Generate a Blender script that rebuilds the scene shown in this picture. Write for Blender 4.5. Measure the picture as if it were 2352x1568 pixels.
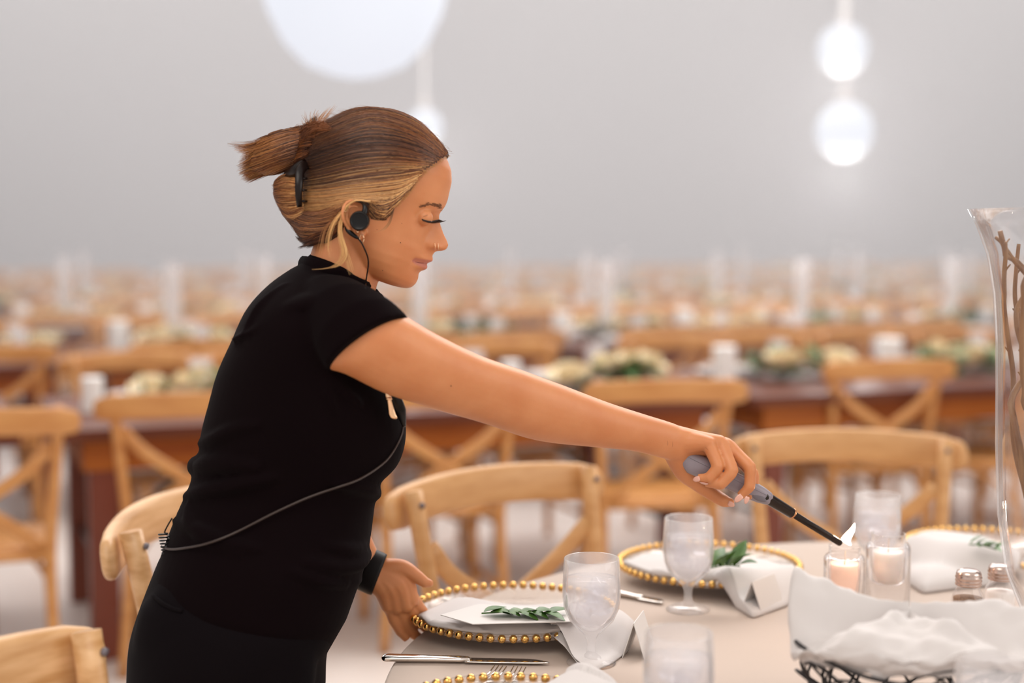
import bpy, bmesh, math, random
import numpy as np
from mathutils import Vector, Matrix
from mathutils.bvhtree import BVHTree
random.seed(7); np.random.seed(7)
for o in list(bpy.data.objects): bpy.data.objects.remove(o)
scn = bpy.context.scene; COL = scn.collection
# ---------------------------------------------------------------- camera
F = 3267.0; PITCH = math.radians(4.27); CAM = Vector((0, 0, 1.37))
cd = bpy.data.cameras.new('camera'); cam = bpy.data.objects.new('camera', cd); COL.objects.link(cam)
cam.location = CAM; cam.rotation_euler = (math.radians(90) - PITCH, 0, 0)
cd.sensor_width = 36; cd.lens = 36 * F / 2352; cd.clip_start = .05; cd.clip_end = 200
cd.dof.use_dof = True; cd.dof.focus_distance = 2.03; cd.dof.aperture_fstop = 1.5
scn.camera = cam
# ---------------------------------------------------------------- light
w = bpy.data.worlds.new('world'); scn.world = w; w.use_nodes = True
w.node_tree.nodes['Background'].inputs[0].default_value = (1.0, .93, .87, 1)
w.node_tree.nodes['Background'].inputs[1].default_value = .68
def area(name, loc, size, power, col, target=None, rot=None):
    l = bpy.data.lights.new(name, 'AREA'); l.shape = 'RECTANGLE'; l.size, l.size_y = size; l.energy = power; l.color = col
    o = bpy.data.objects.new(name, l); COL.objects.link(o); o.location = loc
    if target: o.rotation_euler = (Vector(target) - Vector(loc)).to_track_quat('-Z', 'Y').to_euler()
    return o
area('added_hall_light', (0, 6.5, 5.6), (8, 3), 330, (1, .96, .92), (0, 6.5, 0))  # unseen area lights added overhead to brighten the hall and even out its back wall
area('added_hall_light', (0, 12, 6.2), (22, 5), 840, (1, .955, .955), (0, 12, 0))
area('added_hall_light', (0, 20, 6.3), (28, 6), 2050, (1, .95, .955), (0, 21, 0))
area('added_table_light', (1.6, 4.6, 3.6), (2.2, 1.4), 34, (1, .95, .9), (.1, 2.1, 1.0))  # added overhead light, gives the bright rim along the arm
area('added_side_light', (3.6, .6, 2.3), (2.2, 2.2), 30, (1, .97, .95), (0, 2.0, 1.1))  # added soft light from the right, no window stands there
area('added_table_light', (-.5, .3, 3.5), (2.0, 2.0), 34, (1, .92, .84), (.2, 1.9, .8))  # added overhead light to lift the darker left side of the table
scn.view_settings.view_transform = 'Standard'; scn.view_settings.look = 'None'
scn.view_settings.gamma = 1; scn.view_settings.exposure = 0.25; scn.view_settings.use_curve_mapping = False
# ---------------------------------------------------------------- helpers
cp, sp = math.cos(PITCH), math.sin(PITCH)
def ray(px, py):
    a = (px - 1176) / F; b = (784 - py) / F
    return Vector((a, cp + b * sp, -sp + b * cp))
def P(px, py, d):                       # point seen at that place, d metres in front of the camera (world y)
    r = ray(px, py); return CAM + r * (d / r.y)
def T(px, py, z):                       # point of the horizontal plane z seen there
    r = ray(px, py); return CAM + r * ((z - CAM.z) / r.z)
def proj(p):
    v = p - CAM; dep = v.y * cp - v.z * sp
    return 1176 + F * v.x / dep, 784 - F * (v.y * sp + v.z * cp) / dep
def link(name, me, m=None, parent=None, smooth=True, loc=None, rz=0):
    o = bpy.data.objects.new(name, me); COL.objects.link(o)
    if m: me.materials.append(m)
    if smooth: me.polygons.foreach_set('use_smooth', [True] * len(me.polygons))
    if parent: o.parent = parent
    if loc is not None: o.location = loc
    o.rotation_euler.z = rz
    return o
def empty(name, loc=(0, 0, 0), rz=0):
    o = bpy.data.objects.new(name, None); COL.objects.link(o); o.location = loc; o.rotation_euler.z = rz; o.empty_display_size = .05
    return o
def tag(o, label=None, cat=None, group=None, kind=None):
    if label: o['label'] = label
    if cat: o['category'] = cat
    if group: o['group'] = group
    if kind: o['kind'] = kind
    return o
class MB:
    def __init__(s): s.v = []; s.f = []
    def add(s, v, f):
        n = len(s.v); s.v += [tuple(x) for x in v]; s.f += [tuple(i + n for i in q) for q in f]; return s
    def mesh(s, name='m'):
        me = bpy.data.meshes.new(name); me.from_pydata(s.v, [], s.f)
        bm = bmesh.new(); bm.from_mesh(me); bmesh.ops.recalc_face_normals(bm, faces=bm.faces); bm.to_mesh(me); bm.free(); return me
    def build(s, name, m, parent=None, smooth=True, **k): return link(name, s.mesh(name), m, parent, smooth, **k)
    def loft(s, rings, cap=True, closed=False):
        n = len(rings[0]); v = [p for r in rings for p in r]; f = []
        R = len(rings)
        for i in range(R if closed else R - 1):
            a = i * n; b = ((i + 1) % R) * n
            for j in range(n): k = (j + 1) % n; f.append((a + j, a + k, b + k, b + j))
        if cap and not closed:
            for base, ring in ((0, rings[0]), ((R - 1) * n, rings[-1])):
                c = sum((Vector(p) for p in ring), Vector()) / n; v.append(c); ci = len(v) - 1
                for j in range(n): f.append((base + j, base + (j + 1) % n, ci))
        return s.add(v, f)
    def sec(s, secs, n=28, ex=2.0, rounds=True):          # sections (centre, half axis A, half axis B)
        rings = []
        ss = list(secs)
        if rounds:
            def capend(c0, A, B, dirv, L):
                return [(c0 + dirv * L * math.sin(k), A * math.cos(k), B * math.cos(k)) for k in (.4, .8, 1.15, 1.45)]
            d0 = (ss[0][0] - ss[1][0]).normalized(); d1 = (ss[-1][0] - ss[-2][0]).normalized()
            L0 = (ss[0][1].length + ss[0][2].length) / 2; L1 = (ss[-1][1].length + ss[-1][2].length) / 2
            ss = list(reversed(capend(*ss[0], d0, L0))) + ss + capend(*ss[-1], d1, L1)
        for c, A, B in ss:
            r = []
            for j in range(n):
                t = 2 * math.pi * j / n; a, b = math.cos(t), math.sin(t)
                a = math.copysign(abs(a) ** (2 / ex), a); b = math.copysign(abs(b) ** (2 / ex), b)
                r.append(c + A * a + B * b)
            rings.append(r)
        return s.loft(rings)
    def tube(s, pts, rad, n=10, rounds=False, closed=False, flat=None):
        pts = [Vector(p) for p in pts]; R = rad if isinstance(rad, (list, tuple)) else [rad] * len(pts)
        up = Vector((0, 0, 1)) if flat is None else Vector(flat)
        secs = []
        prev = None
        for i, p in enumerate(pts):
            a = pts[i - 1] if (i or closed) else p; b = pts[(i + 1) % len(pts)] if (i < len(pts) - 1 or closed) else p
            t = (b - a).normalized()
            if prev is None:
                x = t.cross(up)
                if x.length < 1e-3: x = t.cross(Vector((1, 0, 0)))
            else: x = prev - t * prev.dot(t)
            x.normalize(); prev = x; y = t.cross(x)
            r = R[i]; rx, ry = r if isinstance(r, tuple) else (r, r)
            secs.append((p, x * rx, y * ry))
        if closed:
            rings = [[c + A * math.cos(2 * math.pi * j / n) + B * math.sin(2 * math.pi * j / n) for j in range(n)] for c, A, B in secs]
            return s.loft(rings, closed=True)
        return s.sec(secs, n=n, rounds=rounds)
    def lathe(s, prof, n=48, c=(0, 0, 0), sx=1, sy=1):
        rings = [[(c[0] + r * sx * math.cos(2 * math.pi * j / n), c[1] + r * sy * math.sin(2 * math.pi * j / n), c[2] + z) for j in range(n)] for r, z in prof]
        return s.loft(rings)
    def ball(s, c, r, n=16, ax=(1, 1, 1)):
        c = Vector(c)
        return s.lathe([(r * math.sin(math.pi * k / (n // 2)) + 1e-5, -r * math.cos(math.pi * k / (n // 2))) for k in range(n // 2 + 1)], n, c) if ax == (1, 1, 1) else \
            s.loft([[c + Vector((ax[0] * r * math.sin(math.pi * k / (n // 2)) * math.cos(2 * math.pi * j / n), ax[1] * r * math.sin(math.pi * k / (n // 2)) * math.sin(2 * math.pi * j / n), -ax[2] * r * math.cos(math.pi * k / (n // 2)))) for j in range(n)] for k in range(n // 2 + 1)])
    def box(s, c, h, M=None):
        c = Vector(c); M = M or Matrix.Identity(3)
        v = [c + M @ Vector((x * h[0], y * h[1], z * h[2])) for x in (-1, 1) for y in (-1, 1) for z in (-1, 1)]
        return s.add(v, [(0, 1, 3, 2), (4, 6, 7, 5), (0, 4, 5, 1), (2, 3, 7, 6), (0, 2, 6, 4), (1, 5, 7, 3)])
def spl(pts, n):                          # Catmull-Rom through points
    pts = [Vector(p) for p in pts]; q = [pts[0] * 2 - pts[1]] + pts + [pts[-1] * 2 - pts[-2]]; out = []
    for k in range(n):
        u = k / (n - 1) * (len(pts) - 1); i = min(int(u), len(pts) - 2); t = u - i
        a, b, c, d = q[i:i + 4]
        out.append(.5 * ((2 * b) + (c - a) * t + (2 * a - 5 * b + 4 * c - d) * t * t + (3 * b - a - 3 * c + d) * t ** 3))
    return out
def bevel(o, w, seg=2):
    m = o.modifiers.new('b', 'BEVEL'); m.width = w; m.segments = seg; m.limit_method = 'ANGLE'; m.angle_limit = .6; return o
def copy_tree(o, parent=None):
    c = o.copy(); COL.objects.link(c)
    if parent: c.parent = parent
    for ch in list(kids.get(o.name, [])): copy_tree(ch, c)
    return c
kids = {}
def scan():
    kids.clear()
    for o in bpy.data.objects:
        if o.parent: kids.setdefault(o.parent.name, []).append(o)
# ---------------------------------------------------------------- materials
def mat(name, col, rough=.5, metal=0, spec=None, bump=None, var=None, emit=None, sss=None, sheen=None, coat=None):
    m = bpy.data.materials.new(name); m.use_nodes = True; nt = m.node_tree; b = nt.nodes['Principled BSDF']
    b.inputs['Base Color'].default_value = (*col, 1); b.inputs['Roughness'].default_value = rough; b.inputs['Metallic'].default_value = metal
    if spec is not None: b.inputs['Specular IOR Level'].default_value = spec
    if sheen: b.inputs['Sheen Weight'].default_value = sheen
    if coat: b.inputs['Coat Weight'].default_value = coat
    if sss: b.inputs['Subsurface Weight'].default_value = sss[0]; b.inputs['Subsurface Radius'].default_value = sss[1]; b.inputs['Subsurface Scale'].default_value = sss[2]
    tc = nt.nodes.new('ShaderNodeTexCoord')
    if var:                                # (second colour, scale xyz, detail)
        mp = nt.nodes.new('ShaderNodeMapping'); mp.inputs['Scale'].default_value = var[1]; nt.links.new(tc.outputs['Object'], mp.inputs[0])
        n = nt.nodes.new('ShaderNodeTexNoise'); n.inputs['Scale'].default_value = 1; n.inputs['Detail'].default_value = var[2]; nt.links.new(mp.outputs[0], n.inputs['Vector'])
        r = nt.nodes.new('ShaderNodeValToRGB'); r.color_ramp.elements[0].position = .36; r.color_ramp.elements[1].position = .66
        r.color_ramp.elements[0].color = (*col, 1); r.color_ramp.elements[1].color = (*var[0], 1)
        nt.links.new(n.outputs[0], r.inputs[0]); nt.links.new(r.outputs[0], b.inputs['Base Color'])
    if bump:                               # (scale, strength, distance)
        n2 = nt.nodes.new('ShaderNodeTexNoise'); n2.inputs['Scale'].default_value = bump[0]; n2.inputs['Detail'].default_value = 4
        nt.links.new(tc.outputs['Object'], n2.inputs['Vector'])
        bp = nt.nodes.new('ShaderNodeBump'); bp.inputs['Strength'].default_value = bump[1]; bp.inputs['Distance'].default_value = bump[2]
        nt.links.new(n2.outputs[0], bp.inputs['Height']); nt.links.new(bp.outputs[0], b.inputs['Normal'])
    if emit: b.inputs['Emission Color'].default_value = (*emit[0], 1); b.inputs['Emission Strength'].default_value = emit[1]
    return m
def glassmat(name, tint=(.98, .98, .98), veil=.06, rough=.02, ior=1.45, hcol=(.95, .95, .97)):
    m = bpy.data.materials.new(name); m.use_nodes = True; nt = m.node_tree; nt.nodes.clear()
    out = nt.nodes.new('ShaderNodeOutputMaterial'); tr = nt.nodes.new('ShaderNodeBsdfTransparent'); gl = nt.nodes.new('ShaderNodeBsdfGlossy')
    df = nt.nodes.new('ShaderNodeBsdfDiffuse'); df.inputs[0].default_value = (*hcol, 1); tl = nt.nodes.new('ShaderNodeBsdfTranslucent'); tl.inputs[0].default_value = (*hcol, 1)
    tr.inputs[0].default_value = (*tint, 1); gl.inputs['Roughness'].default_value = rough; gl.inputs[0].default_value = (1, 1, 1, 1)
    fr = nt.nodes.new('ShaderNodeLayerWeight'); fr.inputs[0].default_value = .12
    fc = nt.nodes.new('ShaderNodeMath'); fc.operation = 'POWER'; fc.inputs[1].default_value = 3.0; nt.links.new(fr.outputs['Facing'], fc.inputs[0])
    hz = nt.nodes.new('ShaderNodeMath'); hz.operation = 'MULTIPLY_ADD'; hz.inputs[1].default_value = .35; hz.inputs[2].default_value = veil; hz.use_clamp = True; nt.links.new(fc.outputs[0], hz.inputs[0])  # edge-on glass whitened with diffuse colour, imitating bright reflections
    ml = nt.nodes.new('ShaderNodeMath'); ml.operation = 'MULTIPLY'; ml.inputs[1].default_value = .6; nt.links.new(fr.outputs['Fresnel'], ml.inputs[0])
    ad = nt.nodes.new('ShaderNodeMath'); ad.operation = 'ADD'; ad.inputs[1].default_value = .015; ad.use_clamp = True; nt.links.new(ml.outputs[0], ad.inputs[0])
    mx0 = nt.nodes.new('ShaderNodeMixShader'); mx0.inputs[0].default_value = .5; nt.links.new(df.outputs[0], mx0.inputs[1]); nt.links.new(tl.outputs[0], mx0.inputs[2])
    mx1 = nt.nodes.new('ShaderNodeMixShader'); nt.links.new(hz.outputs[0], mx1.inputs[0]); nt.links.new(tr.outputs[0], mx1.inputs[1]); nt.links.new(mx0.outputs[0], mx1.inputs[2])
    mx2 = nt.nodes.new('ShaderNodeMixShader'); nt.links.new(ad.outputs[0], mx2.inputs[0]); nt.links.new(mx1.outputs[0], mx2.inputs[1]); nt.links.new(gl.outputs[0], mx2.inputs[2])
    nt.links.new(mx2.outputs[0], out.inputs[0]); return m
M = {
 'wall': mat('wall_white', (.74, .70, .705), .85, bump=(3, .1, .02)),
 'ceil': mat('ceiling_white', (.8, .78, .78), .9),
 'floor': mat('floor_polished', (.80, .73, .69), .3, var=((.70, .64, .61), (.7, .7, .7), 5)),
 'wood': mat('honey_wood', (.54, .28, .105), .42, var=((.65, .37, .16), (9, 9, 34), 5), bump=(40, .12, .002)),
 'woodb': mat('honey_wood_back', (.49, .21, .06), .45, var=((.58, .28, .09), (9, 9, 30), 5)),
 'pale': mat('pale_wood', (.72, .44, .22), .38, var=((.52, .27, .10), (6, 26, 60), 6), bump=(60, .15, .002)),
 'dark': mat('walnut_wood', (.40, .125, .018), .6, spec=.25, var=((.24, .055, .010), (.8, 12, 12), 5)),
 'darktop': mat('walnut_top', (.13, .035, .015), .42, spec=.3, var=((.10, .025, .012), (2, 16, 8), 5)),
 'darkred': mat('mahogany_leg', (.17, .035, .015), .4),
 'black': mat('black_metal', (.012, .010, .012), .4),
 'cloth': mat('ivory_cloth', (.485, .388, .325), .9, var=((.505, .405, .342), (5, 5, 5), 3), bump=(700, .15, .0006), sheen=.2),
 'napkin': mat('white_linen', (.62, .585, .575), .92, bump=(500, .2, .0006), sheen=.2),
 'cushion': mat('white_cushion', (.80, .78, .78), .9),
 'card': mat('white_card', (.70, .67, .65), .7),
 'paper': mat('kraft_card', (.66, .52, .42), .8),
 'steel': mat('steel', (.78, .74, .70), .12, 1),
 'gold': mat('gold_bead', (.86, .52, .16), .16, 1),
 'golds': mat('gold_jewel', (.95, .62, .38), .2, 1),
 'silver': mat('pewter_lid', (.62, .50, .45), .25, 1),
 'leaf': mat('leaf_green', (.045, .12, .022), .4, var=((.09, .19, .04), (60, 60, 60), 2)),
 'leafb': mat('foliage_green', (.06, .13, .04), .5, var=((.12, .22, .08), (30, 30, 30), 2)),
 'rose': mat('cream_rose', (.84, .72, .50), .8, sss=(.2, (1, .7, .4), .01)),
 'pillar': mat('white_wax', (.9, .88, .86), .5),
 'wax': mat('wax', (.86, .80, .76), .5, sss=(.5, (1, .7, .5), .02)),
 'waxglow': mat('wax_painted_glow', (.92, .66, .53), .5, emit=((1, .55, .36), .22)),  # flame glow put into the wax as warmer colour and emission
 'wick': mat('wick', (.5, .42, .36), .9),
 'flame': mat('flame', (1, .9, .8), .5, emit=((1, .95, .93), 2.6)),
 'globe': mat('lamp_globe', (.2, .2, .2), .8, emit=((.60, .63, .70), 1)),
 'shirt': mat('black_cotton', (.0042, .0018, .0024), .95, spec=.05, bump=(900, .3, .0006), sheen=.012),
 'trouser': mat('black_trouser', (.0045, .003, .004), .9, spec=.06, bump=(700, .3, .0006), sheen=.012),
 'plastic': mat('black_plastic', (.003, .0025, .003), .28, spec=.3),
 'rubber': mat('black_rubber', (.007, .005, .0055), .5, spec=.3),
 'claw': mat('hair_claw', (.006, .002, .0015), .3, spec=.3),
 'grey': mat('lavender_grey_plastic', (.27, .235, .27), .34, coat=.2),
 'greyd': mat('dark_grey_plastic', (.16, .14, .16), .4),
 'tube': mat('bronze_black_tube', (.020, .011, .007), .16, .4),
 'nail': mat('nail', (.72, .38, .29), .2, coat=.6),
 'lash': mat('lash', (.02, .01, .008), .6),
 'brow': mat('brow', (.22, .09, .04), .8),
 'eye': mat('eye', (.16, .09, .06), .1),
 'willow': mat('willow_bark', (.20, .095, .045), .5, var=((.33, .18, .08), (50, 50, 14), 4), bump=(120, .3, .002)),
 'pepper': mat('pepper', (.30, .17, .09), .9, var=((.10, .05, .03), (500, 500, 500), 3)),
 'salt': mat('salt', (.88, .82, .78), .9),
 'water': glassmat('water', (.97, .97, .98), .10, .03),
 'ice': glassmat('ice', (.98, .98, .99), .16, .10),
 'glass': glassmat('clear_glass', (.985, .98, .98), .02, .01),
 'glasst': glassmat('charger_glass', (.97, .96, .95), .05, .03),
 'frost': glassmat('misted_glass', (.97, .97, .98), .30, .08, hcol=(.93, .90, .89)),
}
# ================================================================ the hall
def plane(name, pts, m):
    mb = MB(); mb.add(pts, [(0, 1, 2, 3)]); o = mb.build(name, m, smooth=False); tag(o, kind='structure'); return o
plane('floor', [(-16, -4, 0), (16, -4, 0), (16, 30, 0), (-16, 30, 0)], M['floor'])
plane('wall_back', [(-16, 29, 0), (16, 29, 0), (16, 29, 9), (-16, 29, 9)], M['wall'])
plane('wall_left', [(-15.5, 1, 0), (-15.5, 30, 0), (-15.5, 30, 9), (-15.5, 1, 9)], M['wall'])
plane('wall_right', [(15.5, 1, 0), (15.5, 30, 0), (15.5, 30, 9), (15.5, 1, 9)], M['wall'])
plane('ceiling', [(-16, 3.5, 8.6), (16, 3.5, 8.6), (16, 30, 8.6), (-16, 30, 8.6)], M['ceil'])
# ---- thin haze volume added to imitate lens glare over the far hall
mb = MB(); mb.box((0, 17.6, 4.2), (15.4, 11.2, 4.19)); o = mb.build('glare_veil', None, smooth=False); tag(o, 'pale haze volume imitating lens glare over the far end of the bright hall', 'veil', kind='stuff')
hm = bpy.data.materials.new('veil'); hm.use_nodes = True; hm.node_tree.nodes.clear(); vo = hm.node_tree.nodes.new('ShaderNodeOutputMaterial'); vs = hm.node_tree.nodes.new('ShaderNodeVolumeScatter')
vs.inputs['Color'].default_value = (1, .99, .985, 1); vs.inputs['Density'].default_value = .06; hm.node_tree.links.new(vs.outputs[0], vo.inputs['Volume']); o.data.materials.append(hm)
scn.cycles.transparent_max_bounces = 32
# ---- lamps
def globe(px, py, d, r, nm, lab):
    c = P(px, py, d); t = empty(nm, c); tag(t, lab, 'lamp', 'hanging globe lamps')
    mb = MB(); mb.ball((0, 0, 0), r, 32); mb.build('globe_shade', M['globe'], t)
    mb = MB(); mb.lathe([(.02, r - .01), (.035, r), (.035, r + .05), (.01, r + .07), (.005, 8.58 - c.z)], 12); mb.build('cord', M['cushion'], t)
    l = bpy.data.lights.new('bulb', 'POINT'); l.energy = 26 * r / .18; l.color = (1, .97, .95); l.shadow_soft_size = r * 1.02
    lo = bpy.data.objects.new('bulb', l); COL.objects.link(lo); lo.parent = t; lo.location = (0, 0, -r - .1)
globe(1940, 300, 9.0, .178, 'globe_lamp', 'round glowing globe lamp at upper right, the lower of the two')
globe(1936, 113, 9.6, .165, 'globe_lamp', 'round glowing globe lamp at upper right, the upper of the two')
globe(975, 292, 9.6, .12, 'globe_lamp', "small glowing globe lamp just behind the top of the woman's head")
c = P(815, -112, 6.4); t = empty('lantern', c); tag(t, 'very large bright white hanging lantern cut off by the top edge', 'lamp')
mb = MB(); mb.lathe([(.01, -.56), (.10, -.545), (.22, -.50), (.32, -.40), (.39, -.26), (.43, -.08), (.42, .10), (.36, .26), (.24, .38), (.08, .43), (.01, .435)], 40)
mb.build('lantern_shade', M['globe'], t)
mb = MB(); mb.lathe([(.03, .42), (.03, .46), (.006, .48), (.006, 8.58 - c.z)], 10); mb.build('cord', M['cushion'], t)
# ---- chair
def make_chair(wood, cushion=False):
    t = empty('crossback_chair')
    rings = []
    def out(z, k=1):
        r = []
        for j in range(36):
            a = 2 * math.pi * j / 36; x = math.copysign(abs(math.cos(a)) ** .62, math.cos(a)); y = math.copysign(abs(math.sin(a)) ** .62, math.sin(a))
            r.append((x * .205 * k * (1 - .08 * y), y * .195 * k, z))
        return r
    mb = MB(); mb.loft([out(.438, .95), out(.443), out(.465), out(.474, .98), out(.476, .93), out(.470, .86)]); mb.build('seat', wood, t)
    if cushion:
        mb = MB(); mb.loft([out(.472, .92), out(.480, 1.0), out(.505, 1.01), out(.520, .95), out(.523, .7)]); mb.build('cushion', M['cushion'], t)
    for s in (-1, 1):
        pts = spl([(s * .215, .245, 0), (s * .198, .215, .25), (s * .196, .198, .46), (s * .212, .225, .68), (s * .228, .262, .885)], 14)
        mb = MB(); mb.tube(pts, [(.0165, .0195)] * 14, 12, flat=(0, 1, 0)); p = mb.build('back_post', wood, t)
        b = MB(); b.tube([(s * .2265, .238, .862), (s * .2265, .232, .861)], .0055, 8, flat=(1, 0, 0)); b.build('bolt', M['greyd'], p)
        mb = MB(); mb.tube(spl([(s * .205, -.19, 0), (s * .198, -.18, .25), (s * .188, -.17, .445)], 6), [.017] * 6, 10); mb.build('front_leg', wood, t)
        pts = spl([(s * .203, .205, .30), (s * .2, .14, .385), (s * .198, .01, .428), (s * .198, -.10, .39), (s * .203, -.175, .30)], 12)
        mb = MB(); mb.tube(pts, .009, 8); mb.build('bent_brace', wood, t)
        mb = MB(); mb.tube([(s * .205, .225, .17), (s * .203, -.185, .17)], .011, 8); mb.build('stretcher', wood, t)
    mb = MB(); mb.tube(spl([(-.2, -.17, .28), (-.13, -.172, .38), (0, -.175, .425), (.13, -.172, .38), (.2, -.17, .28)], 12), .009, 8); mb.build('bent_brace', wood, t)
    # crest rail: steam-bent, wraps round the outer face of the posts
    secs = []
    for k in range(19):
        u = -1 + 2 * k / 18; x = u * .262; y = .283 + .055 * (1 - u * u); hz = .040 * (1 if abs(u) < .93 else .86)
        tn = Vector((.262, -.11 * u, 0)).normalized(); nn = Vector((-tn.y, tn.x, 0))
        secs.append((Vector((x, y, .845 + .014 * (1 - u * u))), Vector((0, .004, hz)), nn * .0135))
    mb = MB(); mb.sec(secs, 20, 2.8); mb.build('crest_rail', wood, t)
    for s in (-1, 1):
        pts = spl([(s * .205, .238, .775), (s * .13, .258, .70), (0, .262 + s * .006, .615), (-s * .10, .240, .54), (-s * .165, .205, .470)], 14)
        mb = MB(); secs = []
        for i, p in enumerate(pts):
            tt = (pts[min(i + 1, 13)] - pts[max(i - 1, 0)]).normalized(); nn = Vector((0, 1, 0)); ww = tt.cross(nn).normalized()
            secs.append((p, ww * .019, nn * .006))
        mb.sec(secs, 12, 3.5, rounds=False); mb.build('cross_slat', wood, t)
    mb = MB(); mb.tube([(-.19, .2, .448), (.19, .2, .448)], .013, 8); mb.build('back_rail', wood, t)
    return t
def face_rot(p, q):                       # rotation that makes a chair at p face q (chair faces -Y)
    return math.atan2(q[1] - p[1], q[0] - p[0]) + math.pi / 2
TC = (.73, 1.91)
chair0 = make_chair(M['wood']); scan()
def put(proto, x, y, rz, first=False):
    o = proto if first else copy_tree(proto); o.location = (x, y, 0); o.rotation_euler.z = rz; return o
o = put(chair0, .155, 2.62, math.radians(40), True)
tag(o, 'honey wood cross-back chair at the round table, just behind the nearest gold-beaded plate', 'chair', 'cross-back chairs at the round table')
o = put(chair0, .79, 3.12, math.radians(-4))
tag(o, 'honey wood cross-back chair beyond the lighter and lit candle, behind the round table', 'chair', 'cross-back chairs at the round table')
chairp = make_chair(M['pale']); scan()
o = put(chairp, -.32, 2.47, math.radians(77), True)
tag(o, "wooden cross-back chair whose rounded rail end pokes out left of the woman's hip", 'chair', 'cross-back chairs at the round table')
o = put(chairp, -.345, 1.42, math.radians(72))
tag(o, 'pale wooden cross-back chair cut off at the bottom left corner, bolt in its post', 'chair', 'cross-back chairs at the round table')
# ---- rows of farm tables
ORD = 'first second third fourth fifth sixth seventh eighth ninth tenth eleventh twelfth thirteenth fourteenth fifteenth sixteenth seventeenth eighteenth nineteenth twentieth twenty-first twenty-second twenty-third twenty-fourth twenty-fifth twenty-sixth twenty-seventh twenty-eighth twenty-ninth thirtieth thirty-first thirty-second thirty-third thirty-fourth thirty-fifth'.split()
reg = {}
def note(o, what, row, cat, where=''):
    reg.setdefault((what, row, cat, where), []).append(o)
ang = math.radians(22); U = Vector((math.cos(ang), math.sin(ang), 0)); N = Vector((-math.sin(ang), math.cos(ang), 0)); A0 = Vector((-1.56, 4.33, 0))
def rowpt(r, a, b, z=0): return A0 + N * (2.42 * r + b) + U * a + Vector((0, 0, z))
def vis(p, m=70): 
    if p.y < 1: return False
    x, y = proj(p); return -m < x < 2352 + m
def make_table():
    t = empty('farm_table')
    mb = MB(); mb.box((0, 0, .742), (1.19, .5, .020)); bevel(mb.build('tabletop', M['darktop'], t, False), .004)
    mb = MB()
    for s in (-1, 1): mb.box((0, s * .44, .672), (1.12, .014, .05)); mb.box((s * 1.11, 0, .672), (.014, .44, .05))
    mb.build('apron', M['dark'], t, False)
    for sx in (-1, 1):
        for sy in (-1, 1):
            mb = MB(); mb.box((sx * 1.06, sy * .40, .361), (.045, .04, .361)); bevel(mb.build('leg', M['darkred'], t, False), .004)
        mb = MB(); mb.tube([(sx * .55, 0, .70), (sx * 1.02, 0, .28)], .012, 8); mb.tube([(sx * 1.06, -.38, .28), (sx * 1.06, .38, .28)], .012, 8); mb.build('brace', M['black'], t)
    return t
tab0 = make_table()
chairA = make_chair(M['woodb']); chairC = make_chair(M['woodb'], True); scan()
def joined(proto, name):                  # one-mesh copy of a thing for the far rows
    mb = MB(); mats = []; idx = []
    for ch in kids[proto.name]:
        me = ch.data; n0 = len(mb.f); mb.add([v.co for v in me.vertices], [tuple(p.vertices) for p in me.polygons])
        m = me.materials[0]
        if m not in mats: mats.append(m)
        idx += [mats.index(m)] * (len(mb.f) - n0)
    me = mb.mesh(name)
    for m in mats: me.materials.append(m)
    me.polygons.foreach_set('material_index', idx); me.polygons.foreach_set('use_smooth', [True] * len(me.polygons))
    return me
farA = joined(chairA, 'crossback_chair'); farC = joined(chairC, 'crossback_chair')
used = {}
def chair_row(near, far, p, rz, cush):
    if far:
        o = bpy.data.objects.new('crossback_chair', farC if cush else farA); COL.objects.link(o); o.location = p; o.rotation_euler.z = rz
    else:
        pr = chairC if cush else chairA; o = put(pr, p.x, p.y, rz, pr.name not in used); used[pr.name] = 1
    return o
ROWN = ['nearest', 'second', 'third', 'fourth', 'fifth', 'sixth', 'seventh']
# table things
def goblet_mesh():
    a = [(.001, .0), (.035, 0), (.0355, .002), (.030, .005), (.014, .009), (.0075, .015), (.0062, .024), (.0066, .034), (.010, .041), (.020, .050), (.032, .063), (.0395, .080), (.0418, .098), (.0412, .120), (.0395, .151), (.0388, .1525),
         (.0380, .151), (.0396, .12), (.0402, .098), (.0380, .081), (.0305, .065), (.019, .053), (.008, .047), (.001, .046)]
    mb = MB(); mb.lathe(a, 48); return mb.mesh('goblet')
GOB = goblet_mesh()
def small(name, me, p, rz=0, s=1, m=None):
    o = bpy.data.objects.new(name, me); COL.objects.link(o); o.location = p; o.rotation_euler.z = rz; o.scale = (s, s, s); return o
mg = GOB.copy(); mg.materials.append(M['frost']); mg.polygons.foreach_set('use_smooth', [True] * len(mg.polygons))
mb = MB(); mb.lathe([(.001, 0), (.075, 0), (.13, .012), (.135, .015), (.13, .016), (.07, .006), (.001, .006)], 28); mb.box((.0, .0, .02), (.055, .10, .010)); MP = mb.mesh('plate'); MP.materials.append(M['napkin'])
mb = MB(); mb.lathe([(.001, 0), (.042, 0), (.042, .13), (.038, .133), (.001, .130)], 20); MC = mb.mesh('pillar_candle'); MC.materials.append(M['pillar'])
mb = MB(); mb.lathe([(.05, 0), (.05, .008), (.014, .012), (.014, .03), (.045, .05), (.046, .46), (.044, .46), (.043, .055), (.001, .05)], 20); MT = mb.mesh('tall_glass'); MT.materials.append(M['frost'])
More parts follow.
